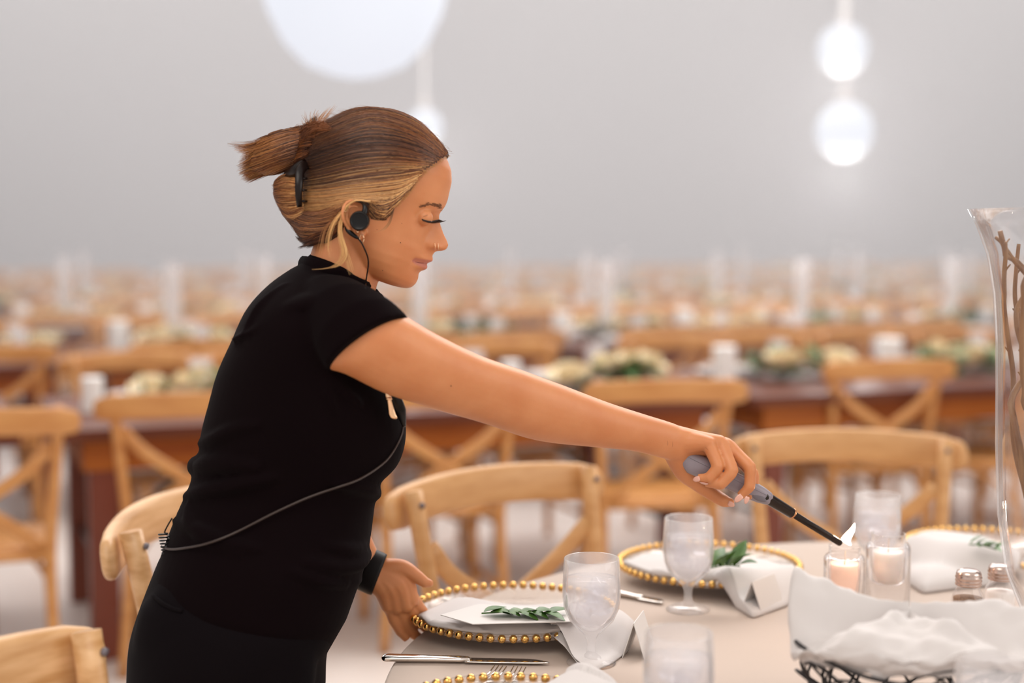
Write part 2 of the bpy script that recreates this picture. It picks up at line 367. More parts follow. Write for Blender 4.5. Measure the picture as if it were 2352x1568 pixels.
def rose_mesh():
    mb = MB()
    for k in range(14):
        a = k * 2.4; r = .004 + .0026 * k; tilt = .1 + .06 * k; c = Vector((r * math.cos(a), r * math.sin(a), .045 - .0012 * k))
        v = []; f = []
        for i in range(5):
            for j in range(5):
                u = (j / 4 - .5) * 2; h = i / 4
                ww = .022 * math.sin(min(1, h * .8 + .3) * 1.9); rr = r + h * h * .016 * (1 if k > 5 else .3)
                aa = a + u * ww / max(r, .012) * .9
                v.append((rr * math.cos(aa), rr * math.sin(aa), .012 + h * .036 - .002 * k * h - u * u * .006))
        for i in range(4):
            for j in range(4): f.append((i * 5 + j, i * 5 + j + 1, i * 5 + j + 6, i * 5 + j + 5))
        mb.add(v, f)
    mb.ball((0, 0, .02), .018, 10); me = mb.mesh('rose'); me.materials.append(M['rose']); me.polygons.foreach_set('use_smooth', [True] * len(me.polygons)); return me
def leaf_geo(mb, base, d, up, L, W, bend=.2):
    d = d.normalized(); s = d.cross(up).normalized(); n = s.cross(d).normalized(); v = []; f = []
    for i in range(7):
        t = i / 6; w_ = W * math.sin(math.pi * min(1, t * .96 + .02) ** .8) ** .9
        c = base + d * L * t - n * (bend * L * t * t)
        v += [c - s * w_ + n * w_ * .35, c, c + s * w_ + n * w_ * .35]
    for i in range(6):
        for j in range(2): f.append((i * 3 + j, i * 3 + j + 1, i * 3 + j + 4, i * 3 + j + 3))
    mb.add(v, f)
def foliage_mesh():
    mb = MB()
    for k in range(46):
        a = random.uniform(0, 6.28); e = random.uniform(.1, 1.2); r = random.uniform(0, .05)
        leaf_geo(mb, Vector((r * math.cos(a), r * math.sin(a), .01 + random.random() * .04)), Vector((math.cos(a) * math.cos(e), math.sin(a) * math.cos(e), math.sin(e))), Vector((0, 0, 1)) + Vector((.1, .1, 0)), random.uniform(.05, .085), random.uniform(.010, .018), .4)
    me = mb.mesh('greenery'); me.materials.append(M['leafb']); return me
MR = rose_mesh(); MF = foliage_mesh()
for r in range(7):
    far = r >= 2; zt = .763
    for k in range(-6, 9):
        ca = 1.36 + (0.35 if r % 2 else 0) + k * 2.5
        c = rowpt(r, ca, .5)
        if not (vis(rowpt(r, ca - 1.2, .5), 40) or vis(rowpt(r, ca + 1.2, .5), 40) or vis(c)): continue
        if c.y > 27.5: continue
        t = tab0 if 'tab' not in used else copy_tree(tab0); used['tab'] = 1
        t.location = c; t.rotation_euler.z = ang; note(t, 'long walnut-brown farm table', r, 'table')
        for q in range(4):
            a = ca - .81 + q * .54
            for side in (0, 1):
                if r == 0 and side == 0: continue
                p = rowpt(r, a + random.uniform(-.008, .008), (-.10 if side == 0 else 1.10) + random.uniform(-.05, .05))
                if vis(p, 60) and p.y < 28.3:
                    o = chair_row(None, far, p, ang + (math.pi if side == 0 else 0) + random.uniform(-.04, .04), side == 1)
                    note(o, 'white-cushioned cross-back chair' if side else 'wooden cross-back chair', r, 'chair', 'on the far side of ' if side else 'on the near side of ')
                pp = rowpt(r, a, .17 if side == 0 else .83, zt)
                if vis(pp, 20) and r < 5:
                    note(small('dinner_plate', MP, pp, ang, 1.15), 'white plate and napkin', r, 'plate', 'along the near edge of ' if side == 0 else 'along the far edge of ')
                gp = rowpt(r, a + .17, .30 if side == 0 else .70, zt)
                if vis(gp, 10) and r < 5: note(small('goblet', mg, gp), 'water goblet', r, 'glass', 'along the near edge of ' if side == 0 else 'along the far edge of ')
        for q in range(9):
            a = ca - 1.05 + q * .262 + random.uniform(-.04, .04)
            p = rowpt(r, a, .5 + random.uniform(-.07, .07), zt)
            if not vis(p, 10): continue
            if q % 3 == 0 and (r < 6): note(small('pillar_candle', MC, p, 0, random.uniform(.8, 1.25)), 'thick white pillar candle', r, 'candle', 'on ')
            elif r < 6:
                o = small('greenery', MF, p, random.uniform(0, 6), random.uniform(1.1, 1.7)); note(o, 'clump of garland greenery', r, 'plant', 'on ')
                for s in range(3 if r < 3 else 2):
                    o = small('cream_rose', MR, p + Vector((random.uniform(-.13, .13), random.uniform(-.10, .10), random.uniform(.03, .07))), random.uniform(0, 6), random.uniform(1.3, 2.0))
                    o.rotation_euler.x = random.uniform(-.7, .3); note(o, 'cream rose', r, 'flower', 'in the garland on ')
        if r in (1, 2, 3):
            for a in (-.75, .6):
                p = rowpt(r, ca + a, .5, zt)
                if vis(p, 10): note(small('tall_vase', MT, p), 'tall clear glass cylinder', r, 'vase', 'on ')
# nearest row, near side: individually placed chairs
for px, d, dr in ((-70, 3.92, .1), (430, 4.34, -.05), (1030, 4.62, .05), (1530, 4.74, -.10), (2045, 5.5, .0), (2440, 5.6, .5)):
    x = (px - 1176) / F * d; rr = ang * .6 + math.pi + dr; x += .27 * math.sin(rr); d -= .27 * math.cos(rr)
    o = chair_row(None, False, Vector((x, d, 0)), rr, False); note(o, 'wooden cross-back chair', 0, 'chair', 'on the near side of ')
# spare prototypes are placed as real ones above; label everything by its place in the row
for (what, r, cat, where), L in reg.items():
    L = sorted(L, key=lambda o: proj(o.location + Vector((0, 0, .8 if cat == 'chair' else .05)))[0]); n = 0
    rown = ROWN[r] + ' table row'
    for o in L:
        bx = proj(o.location)[0]
        n += 1
        if cat == 'table': lab = f'{what} in the {ROWN[r]} row, {ORD[min(n-1,34)]} from left'
        else: lab = f'{what} {where}the {rown}, {ORD[min(n-1,34)]} from left'
        tag(o, lab, cat, f'{cat}s of the {ROWN[r]} row')
print('bg objects', len(bpy.data.objects))
# ================================================================ the round table
ZT = .760
t = empty('round_table', (TC[0], TC[1], 0)); tag(t, 'round banquet table under the ivory cloth', 'table')
mb = MB(); mb.lathe([(.001, .728), (.895, .728), (.898, .735), (.898, .752), (.893, .756), (.001, .756)], 96); mb.build('tabletop', M['dark'], t)
for k in range(4):
    a = .8 + k * math.pi / 2; mb = MB(); mb.tube([(.62 * math.cos(a), .62 * math.sin(a), 0), (.60 * math.cos(a), .60 * math.sin(a), .726)], .016, 10); mb.build('leg', M['black'], t)
v = []; f = []; NA = 240; NR = 34
for i in range(NR):
    for j in range(NA):
        a = 2 * math.pi * j / NA
        if i < 16: r = .900 * (i + .3) / 15.3; z = ZT + .0006 * math.sin(5 * r * math.cos(a) * 3) * math.sin(7 * r * math.sin(a))
        else:
            q = (i - 16) / (NR - 17); fold = (math.sin(14 * a + .6) * .6 + math.sin(23 * a) * .4)
            r = .905 + .012 * min(1, q * 5) + q * .010 + fold * .010 * q ** .8; z = ZT - .004 - q * .20
        v.append((TC[0] + r * math.cos(a), TC[1] + r * math.sin(a), z))
for i in range(NR - 1):
    for j in range(NA): k = (j + 1) % NA; f.append((i * NA + j, i * NA + k, (i + 1) * NA + k, (i + 1) * NA + j))
f.append(tuple(range(NA)))
mb = MB(); mb.add(v, f); o = mb.build('tablecloth', M['cloth']); tag(o, 'smooth ivory cloth draped over the round table', 'tablecloth')
def onT(px, py, z=ZT): return T(px, py, z)
# ---- beaded glass chargers
def charger(c, lab, n=60):
    t = empty('charger_plate', c); tag(t, lab, 'plate', 'gold-beaded glass charger plates')
    mb = MB(); mb.lathe([(.001, .002), (.085, .002), (.098, .006), (.150, .021), (.156, .024), (.150, .0245), (.097, .0105), (.084, .0065), (.001, .0065)], 96); mb.build('glass_plate', M['glasst'], t)
    mb = MB()
    for k in range(n):
        a = 2 * math.pi * k / n; mb.ball((.1595 * math.cos(a), .1595 * math.sin(a), .026), .0064, 12)
    mb.build('beaded_rim', M['gold'], t)
    mb = MB(); mb.lathe([(.155, .022), (.163, .022), (.163, .029), (.155, .029), (.155, .022)], 96); mb.build('rim_band', M['glasst'], t)
    return t
cA = Vector((.002, 2.185, ZT)); cB = Vector((.352, 2.505, ZT)); cC = Vector((.905, 2.64, ZT)); cD = Vector((-.005, 1.69, ZT))
charger(cA, "gold-beaded glass charger at the woman's lower hand, with a napkin and leaf sprig")
charger(cB, 'gold-beaded glass charger behind the middle goblets, under a folded napkin and dark leaves')
charger(cC, 'gold-beaded glass charger at the far right, beyond the two candle holders')
charger(cD, 'gold-beaded glass charger cut off by the bottom edge, only its rear beads showing')
def cloth_poly(pts, zf, th=.010, puff=.006, seed=0, nr=14):
    n = 96; P2 = [Vector((p.x, p.y, 0)) for p in pts]; P2 = P2 + [P2[0]]
    per = [0]
    for i in range(len(P2) - 1): per.append(per[-1] + (P2[i + 1] - P2[i]).length)
    ring = []
    for k in range(n):
        s = per[-1] * k / n; i = max(j for j in range(len(per) - 1) if per[j] <= s); u = (s - per[i]) / (per[i + 1] - per[i]); ring.append(P2[i].lerp(P2[i + 1], u))
    ring = [(ring[k - 1] + ring[k] * 2 + ring[(k + 1) % n]) / 4 for k in range(n)]
    c = sum(ring, Vector()) / n; rs = random.Random(seed); ph = [rs.uniform(0, 6) for _ in range(6)]
    mb = MB(); rings = []
    def wav(p): return .0022 * math.sin(38 * p.x + 22 * p.y + ph[0]) + .0016 * math.sin(-27 * p.x + 46 * p.y + ph[1])
    for i in range(nr + 1):
        k = 1 - i / nr * .98; rr = []
        for p in ring:
            q = c + (p - c) * k; edge = 1 - k ** 6; rr.append(Vector((q.x, q.y, zf(q.x, q.y) + th * (.35 + .65 * edge ** .5) + puff * (1 - k ** 2) + wav(q) * edge)))
        rings.append(rr)
    bot = [[Vector((q.x, q.y, zf(q.x, q.y) + .0005)) for q in [c + (p - c) * k for p in ring]] for k in (.03, .3, .6, .9, .995)]
    mb.loft(bot + rings); return mb
def zplate(c):
    def z(x, y):
        r = math.hypot(x - c.x, y - c.y)
        if r < .155: return ZT + .0285
        return max(ZT + .001, ZT + .0335 - (max(0, r - .166) / .05) ** 1.3 * .032)
    return z
def poly_at(pix, z): return [T(x, y, z) for x, y in pix]
o = cloth_poly(poly_at([(958, 1402), (1040, 1366), (1180, 1382), (1340, 1386), (1462, 1404), (1445, 1440), (1400, 1470), (1350, 1488), (1335, 1462), (1300, 1442), (1200, 1444), (1090, 1446), (985, 1430)], .798), zplate(cA), .010, .007, 1).build('napkin', M['napkin'])
tag(o, "folded white napkin on the charger by the woman's hand, one end hanging onto the table", 'napkin', 'folded white napkins')
o = cloth_poly(poly_at([(1428, 1285), (1470, 1268), (1620, 1282), (1760, 1282), (1836, 1303), (1820, 1335), (1730, 1366), (1695, 1345), (1640, 1322), (1500, 1312)], .80), zplate(cB), .013, .010, 2).build('napkin', M['napkin'])
tag(o, 'folded white napkin with dark green leaves, behind the two middle goblets', 'napkin', 'folded white napkins')
o = cloth_poly(poly_at([(2070, 1245), (2110, 1222), (2262, 1232), (2345, 1262), (2340, 1290), (2200, 1302), (2120, 1312), (2085, 1290)], .80), zplate(cC), .018, .014, 3).build('napkin', M['napkin'])
tag(o, 'folded white napkin at the far right beyond the taller candle holder', 'napkin', 'folded white napkins')
# rolled corner standing up on the far right napkin
o = cloth_poly(poly_at([(1275, 1568), (1330, 1545), (1380, 1538), (1430, 1600), (1300, 1640), (1180, 1620)], .79), zplate(cD), .012, .008, 4).build('napkin', M['napkin'])
tag(o, 'white napkin corner cut off by the bottom edge below the goblet', 'napkin', 'folded white napkins')
def slab(name, pts, th, m, lab, cat, nrm=None):
    n = nrm or (pts[1] - pts[0]).cross(pts[2] - pts[0]).normalized()
    k = len(pts); mb = MB(); mb.add(pts + [p + n * th for p in pts], [tuple(range(k)), tuple(range(2 * k - 1, k - 1, -1))] + [(i, (i + 1) % k, (i + 1) % k + k, i + k) for i in range(k)])
    o = mb.build(name, m, smooth=False); tag(o, lab, cat); return o
up = Vector((0, 0, 1))
slab('menu_card', poly_at([(1012, 1413), (1100, 1388), (1330, 1400), (1320, 1428), (1085, 1434)], .813), .0012, M['card'], "flat white card lying on the napkin under the leaf sprig", 'card', up)
def sprig(name, base, tip, n, L, W, lab, seed, spread=.7, lift=.15, stem=True):
    rs = random.Random(seed); t = empty(name, base); tag(t, lab, 'leaves')
    d = (tip - base); dl = d.length; dn = d.normalized(); side = dn.cross(up).normalized()
    mb = MB(); mb.tube(spl([Vector(), dn * dl * .5 + up * .003, d], 8), .0011, 6); mb.build('stem', M['leaf'], t)
    for k in range(n):
        s = 1 if k % 2 else -1; u = (k + .4) / n; b = d * u + up * .002
        mb = MB(); leaf_geo(mb, b, dn * .8 + side * s * spread * rs.uniform(.6, 1.1) + up * lift * rs.uniform(.3, 1.3), up + dn * rs.uniform(-.2, .2), L * rs.uniform(.8, 1.15), W * rs.uniform(.85, 1.1), rs.uniform(0, .35))
        mb.build('leaf', M['leaf'], t)
    return t
sprig('leaf_sprig', T(1106, 1408, .818), T(1268, 1410, .818), 11, .036, .0105, 'long dark green leaf sprig lying on the white card at the nearest plate', 3, .55, .12)
sprig('leaf_sprig', T(1632, 1304, .826), T(1700, 1300, .828), 8, .044, .0125, 'dark green leaf sprig on the napkin behind the middle goblet', 5, 1.0, 1.1)
sprig('leaf_sprig', T(2225, 1250, .83), T(2290, 1262, .826), 9, .028, .0075, 'small green sprig on the far right napkin', 8, .9, .6)
# ---- cutlery
def knife(a, b, lab, W=.0105):
    d = (b - a); L = d.length; dn = d.normalized(); s = dn.cross(up).normalized()
    t = empty('table_knife', a); tag(t, lab, 'knife', 'steel table knives')
    mb = MB(); secs = []
    for k in range(12):
        u = k / 11; ww = W * (.78 + .22 * abs(u - .6) * 1.6) * (.55 if k == 11 else 1); secs.append((dn * L * .50 * u + up * .0062, s * ww, up * .0048 * (1 - .35 * u)))
    mb.sec(secs, 14, 2.6); mb.build('handle', M['steel'], t)
    mb = MB(); secs = []
    for k in range(14):
        u = k / 13; ww = W * (1.02 if u < .7 else 1.02 * (1 - ((u - .7) / .3) ** 2.4 * .93)); secs.append((dn * L * (.485 + .515 * u) + up * .0045 + s * (W - ww) * .7, s * ww, up * .0013))
    mb.sec(secs, 14, 3, rounds=False); mb.build('blade', M['steel'], t); return t
knife(T(888, 1519, ZT), T(1262, 1526, ZT), 'long steel table knife in front of the nearest beaded plate')
knife(T(1418, 1368, ZT), T(1526, 1388, ZT), 'steel table knife tip beside the second beaded plate, behind the nearest goblet')
def fork(a, b, lab):
    d = (b - a); L = d.length; dn = d.normalized(); s = dn.cross(up).normalized(); t = empty('table_fork', a); tag(t, lab, 'fork', 'steel table forks')
    mb = MB(); mb.sec([(dn * L * u + up * z, s * w_, up * .0012) for u, w_, z in ((0, .009, .002), (.2, .008, .003), (.5, .003, .007), (.62, .004, .008), (.70, .0105, .006), (.76, .0115, .005))], 12, 2.6); mb.build('handle', M['steel'], t)
    mb = MB()
    for k in range(4): x = (k - 1.5) * .0058; mb.tube([dn * L * .755 + s * x + up * .005, dn * L * .88 + s * x + up * .0065, dn * L + s * x + up * .011], [.0014, .0013, .0008], 6)
    mb.build('tines', M['steel'], t)
fork(T(1040, 1640, ZT), T(1150, 1546, ZT), 'steel fork with tines poking up at the bottom edge, the left of two')
fork(T(1100, 1655, ZT), T(1194, 1548, ZT), 'steel fork with tines poking up at the bottom edge, the right of two')
# ---- goblets with iced water
ICE = MB()
def goblet(px, py, lab, ice=True, seed=0, s=1.0):
    rs = random.Random(seed); c = T(px, py, ZT); t = empty('goblet', c); t.scale = (s, s, s); tag(t, lab, 'glass', 'goblets of iced water on the round table')
    me = GOB.copy(); me.materials.clear(); link('glass_bowl', me, M['frosted'], t)
    mb = MB(); mb.lathe([(.001, .0475), (.0075, .0485), (.0185, .0545), (.0298, .066), (.0372, .082), (.0396, .098), (.0391, .118), (.0385, .1225), (.001, .1225)], 40); mb.build('water', M['water'], t)
    for k in range(9 if ice else 0):
        a = rs.uniform(0, 6.28); r = rs.uniform(.006, .024); z = .076 + .044 * k / 9
        Mx = Matrix.Rotation(rs.uniform(0, 3), 3, Vector((rs.random(), rs.random(), rs.random() + .1)).normalized())
        mb = MB(); mb.box((r * math.cos(a), r * math.sin(a), z), (.0105, .0095, .010), Mx); o = mb.build('ice_cube', M['ice'], t, False); bevel(o, .002)
    return t
M['frosted'] = glassmat('misted_goblet_glass', (.985, .98, .98), .20, .05, hcol=(.93, .92, .93))
goblet(1358, 1522, 'stemmed goblet of iced water in sharp focus, right of the leaf-topped plate', seed=1)
goblet(1580, 1400, "goblet of iced water standing below the woman's outstretched hand", seed=2)
goblet(2012, 1330, 'goblet of water behind the flame and the two candle holders', seed=3)
goblet(1557, 1745, 'goblet cut off by the bottom edge, below the tent card, out of focus', seed=4)
goblet(2275, 1835, 'goblet at the bottom right corner in front of the bread basket, mostly cut off', seed=5)
goblet(2475, 1390, 'goblet just entering the frame at the right edge beyond the shakers', seed=6)
# ---- candle holders: tall glass cylinder with an inset cup
def holder(px, d, pytop, R, lab, lit):
    x = (px - 1176) / F * d; top = P(px, pytop, d).z; t = empty('candle_holder', (x, d, ZT)); H = top - ZT; tag(t, lab, 'candle holder', 'clear glass candle holders')
    mb = MB(); mb.lathe([(.001, 0), (R * .96, 0), (R, .004), (R, H - .026), (R * .985, H - .020), (R * .90, H - .0155), (R * .80, H - .0145), (R * .765, H - .011), (R * .755, H - .003), (R * .775, H), (R * .74, H + .0005), (R * .725, H - .003),
        (R * .725, H - .050), (R * .66, H - .075), (R * .5, H - .077), (.001, H - .077), (.001, H - .079), (R * .55, H - .080), (R * .72, H - .077), (R * .755, H - .052), (R * .765, H - .017), (R * .9, H - .018), (R * .965, H - .024), (R * .97, .006), (.001, .005)], 64)
    mb.build('glass_cylinder', M['glass'], t)
    c = empty('votive_candle', (x, d, ZT + H - .0765)); tag(c, 'lit pinkish votive candle glowing in the left glass holder' if lit else 'unlit white votive candle in the taller right glass holder', 'candle', 'votive candles')
    mb = MB(); mb.lathe([(.001, 0), (R * .60, 0), (R * .655, .004), (R * .705, .028), (R * .71, .048), (R * .65, .0475), (.001, .046)], 48); mb.build('wax', M['waxglow'] if lit else M['wax'], c)
    mb = MB(); mb.tube([(0, 0, .045), (.0004, 0, .056), (.001, 0, .068)], .0009, 6); mb.build('wick', M['wick'], c)
    return t
holder(1951, 2.185, 1252, .0325, 'shorter clear glass candle holder with the candle being lit', True)
holder(2052, 2.225, 1224, .0355, 'taller clear glass candle holder, right of the one being lit', False)
mb = MB(); fl = [(1950, 1249, 5), (1944, 1243, 9.5), (1943, 1237, 11.5), (1948, 1229, 10.5), (1955, 1220, 8), (1960, 1211, 4.5), (1963, 1202, 1.2)]
base = P(1951, 1250, 2.16)
mb.sec([(P(x, y, 2.16) - base, Vector((r * .00066, 0, 0)), Vector((0, r * .00055, 0))) for x, y, r in fl], 16); o = mb.build('flame', M['flame'], loc=base); tag(o, 'small white flame between the lighter tip and the left candle', 'flame')
l = bpy.data.lights.new('flame_light', 'POINT'); l.energy = .35; l.color = (1, .62, .35); l.shadow_soft_size = .008
lo = bpy.data.objects.new('flame_light', l); COL.objects.link(lo); lo.parent = o; lo.location = (.004, 0, .03)
# ---- shakers
def shaker(px, d, pyt, fill, lab, z0):
    x = (px - 1176) / F * d; top = P(px, pyt, d).z; t = empty('shaker', (x, d, ZT)); H = top - ZT; tag(t, lab, 'shaker', 'salt and pepper shakers')
    def oct_(r, z, k=8, tw=0): return [(r * (1 + .035 * math.cos(8 * a)) * math.cos(a), r * (1 + .035 * math.cos(8 * a)) * math.sin(a), z) for a in [2 * math.pi * j / 64 for j in range(64)]]
    mb = MB(); mb.loft([oct_(.021, 0), oct_(.0245, .003), oct_(.0250, H * .52), oct_(.0240, H * .60), oct_(.0190, H * .69), oct_(.0165, H * .74), oct_(.0165, H * .80), oct_(.015, H * .80), oct_(.0150, H * .74), oct_(.0175, H * .68), oct_(.0225, H * .59), oct_(.0232, .006), oct_(.001, .005)]); mb.build('glass_body', M['glass'], t)
    mb = MB(); mb.lathe([(.001, .006), (.0222, .006), (.0222, z0), (.001, z0 + .002)], 40); mb.build('filling', fill, t)
    mb = MB(); pr = [(.0175, H * .755)]
    for k in range(3): pr += [(.0196, H * (.765 + .05 * k)), (.0200, H * (.785 + .05 * k)), (.0186, H * (.805 + .05 * k))]
    pr += [(.0190, H * .925), (.0175, H * .965), (.012, H * .992), (.001, H)]; mb.lathe(pr, 40); mb.build('lid', M['silver'], t)
shaker(2241, 2.13, 1306, M['pepper'], 'glass pepper shaker with dimpled metal lid, left of the salt shaker', .060)
shaker(2316, 2.17, 1294, M['salt'], 'glass salt shaker with metal lid, right of the pepper shaker', .060)
# ---- tent cards
def tent(pa, pb, pt, dpt, lab):      # left foot edge (front, back), ridge
    a = T(*pa, ZT); b = T(*pb, ZT); h = .052
    e = (b - a); nrm = Vector((-e.y, e.x, 0)).normalized(); r0 = (a + b) / 2 + up * h
    Ld = nrm * dpt; t = empty('tent_card', a); tag(t, lab, 'card', 'folded tent cards')
    for q, m, nm in ((a, M['paper'], 'front_panel'), (b, M['card'], 'back_panel')):
        w0 = q; pts = [w0 - a, w0 - a + Ld, r0 - a + Ld, r0 - a]
        n = (pts[1] - pts[0]).cross(pts[3] - pts[0]).normalized() * .0006
        mb = MB(); mb.add([p + n for p in pts] + [p - n for p in pts], [(0, 1, 2, 3), (7, 6, 5, 4), (0, 4, 5, 1), (1, 5, 6, 2), (2, 6, 7, 3), (3, 7, 4, 0)]); mb.build(nm, M['card'], t, False)
tent((1752, 1383), (1802, 1392), None, -.075, 'folded white tent card left of the candle holders, its triangular end toward us')
tent((1452, 1478), (1502, 1482), None, -.075, 'blurred white tent card behind the bottom middle goblet')
# ---- bread basket
bc = Vector(((2105 - 1176) / F * 1.72, 1.72, ZT)); t = empty('bread_basket', bc); tag(t, 'black wire bread basket at the bottom right, holding a white cloth', 'basket')
AX, AY = .142, .085
def ell(a, z, k=1): return Vector((AX * k * math.cos(a), AY * k * math.sin(a), z))
mb = MB(); mb.tube([ell(2 * math.pi * j / 48, .098 + .016 * math.cos(2 * 2 * math.pi * j / 48)) for j in range(48)], .0026, 8, closed=True); mb.build('rim_wire', M['black'], t)
mb = MB(); mb.tube([ell(2 * math.pi * j / 48, .003, .62) for j in range(48)], .0022, 8, closed=True)
for k in range(9):
    ph = k * .7
    mb.tube([ell(2 * math.pi * j / 48, .052 + .042 * math.sin((2 + k % 2) * 2 * math.pi * j / 48 + ph) + (.006 * k - .03), .80 + .18 * math.sin(2 * math.pi * j / 48 * (2 + k % 2) + ph)) for j in range(48)], .0019, 6, closed=True)
mb.build('woven_wires', M['black'], t)
# linen in the basket
NAx, NRx = 160, 40; v = []; f = []
def top_px(u): pass
for i in range(NRx):
    q = i / (NRx - 1)
    for j in range(NAx):
        a = 2 * math.pi * j / NAx; ca, sa = math.cos(a), math.sin(a)
        rim = .116 + .010 * math.sin(3 * a + .6) + .010 * math.sin(5 * a + 1)
        peak = .062 * math.exp(-((((a - 2.75 + math.pi) % (2 * math.pi)) - math.pi) / .42) ** 2) + .012 * math.exp(-((((a - .5 + math.pi) % (2 * math.pi)) - math.pi) / .7) ** 2)
        if q < .62:                       # outside, rising from the basket to the crest
            s = q / .62; k = .955 + .13 * math.sin(s * 1.9) + .022 * math.sin(11 * a + 2) * s; z = .092 + (rim + peak - .092) * s ** .9; 
        else:
            s = (q - .62) / .38; k = 1.085 * (1 - s) ** .8 + .005; z = rim + peak * (1 - s) ** 1.6 + (.142 - .116) * math.sin(s * math.pi / 2) ** .8
        from mathutils import noise
        pv = Vector((ca * k * 3.2, sa * k * 3.2, q * 4)); nz = noise.noise(pv) * .012 + noise.noise(pv * 2.3) * .006; pleat = .5 * math.sin(13 * a + 2.2 * math.sin(3 * a)) * max(0, 1 - abs(q - .5) * 2)
        if q > .05: z += nz; k += (noise.noise(pv + Vector((9, 0, 0))) * .06 + pleat * .035) * min(1, k)
        v.append(ell(a, z, k * (1.0 + .05 * ca)))
for i in range(NRx - 1):
    for j in range(NAx): k = (j + 1) % NAx; f.append((i * NAx + j, i * NAx + k, (i + 1) * NAx + k, (i + 1) * NAx + j))
f.append(tuple(range(NAx))); f.append(tuple((NRx - 1) * NAx + j for j in range(NAx)))
mb = MB(); mb.add(v, f); o = mb.build('basket_cloth', M['napkin'], loc=bc); tag(o, 'puffed white linen cloth lining the black wire basket', 'cloth')
# ---- vase with curly willow
vc = Vector((.752, 1.95, ZT)); t = empty('glass_vase', vc); tag(t, 'tall flared clear glass vase of twisted branches, cut off by the right edge', 'vase')
pr = [(.001, 0), (.070, 0), (.073, .006), (.068, .012), (.02, .02), (.014, .04), (.02, .06), (.04, .085), (.062, .14), (.075, .22), (.080, .32), (.0815, .40), (.083, .46), (.088, .53), (.098, .585), (.112, .622), (.124, .646)]
inn = [(r - .0035, z + (.0 if k else 0)) for k, (r, z) in reversed(list(enumerate(pr))[7:])]
mb = MB(); mb.lathe(pr + inn + [(.001, .09)], 72); mb.build('vase_glass', M['glass'], t)
def rad_at(z):
    for (r0, z0), (r1, z1) in zip(pr[7:], pr[8:]):
        if z0 <= z <= z1: return r0 + (r1 - r0) * (z - z0) / (z1 - z0)
    return .04
def branch(pix, r0, r1, lab):
    pts = [P(px, py, vc.y + dy) for px, py, dy in pix]; out = []
    for p in spl(pts, 40):
        q = Vector((p.x - vc.x, p.y - vc.y, 0)); R = rad_at(p.z - ZT) - .013
        if q.length > R: q = q.normalized() * R
        out.append(Vector((vc.x + q.x, vc.y + q.y, p.z)))
    mb = MB(); mb.tube(out, [r0 + (r1 - r0) * k / 39 for k in range(40)], 10)
    for k in (8, 19, 30): mb.tube([out[k], out[k] + Vector((.008 * (-1) ** k, 0, .010))], [.0018, .0010], 6)
    o = mb.build('willow_branch', M['willow']); tag(o, lab, 'branch', 'twisted branches in the vase')
branch([(2380, 1250, 0), (2352, 1110, -.03), (2318, 1040, -.04), (2300, 990, -.03), (2330, 900, 0), (2385, 820, .02), (2400, 700, .03), (2345, 610, .0), (2300, 580, -.02), (2266, 530, -.03)], .0052, .0034, 'twisted brown branch whose tip reaches nearest the left rim of the vase')
branch([(2400, 1230, .02), (2390, 1000, .03), (2352, 920, -.04), (2322, 850, -.05), (2316, 780, -.05), (2335, 700, -.05), (2360, 640, -.04), (2410, 540, -.02)], .0075, .0055, 'thickest twisted branch, bowing left in the middle of the vase')
branch([(2390, 1240, .0), (2335, 1050, .02), (2325, 940, .02), (2327, 860, .03), (2310, 740, .02), (2300, 650, .0), (2290, 590, -.02), (2298, 555, -.03)], .0042, .0028, 'slim dark branch running up along the left wall of the vase')
branch([(2400, 1200, -.02), (2345, 1080, -.05), (2350, 980, -.05), (2380, 880, -.04), (2350, 800, -.03), (2335, 740, -.02), (2345, 690, -.01), (2420, 600, .0)], .0048, .0030, 'reddish branch crossing low in front inside the vase')
branch([(2420, 1200, .03), (2400, 900, .05), (2350, 760, .04), (2332, 690, .03), (2334, 620, .03), (2340, 560, .03)], .0038, .0026, 'thin upright branch near the right edge of the vase')
branch([(2440, 1100, .02), (2420, 760, .03), (2370, 650, .0), (2330, 600, -.01), (2300, 560, -.02), (2262, 545, -.01)], .004, .0026, 'thin branch slanting up to the left under the vase rim')
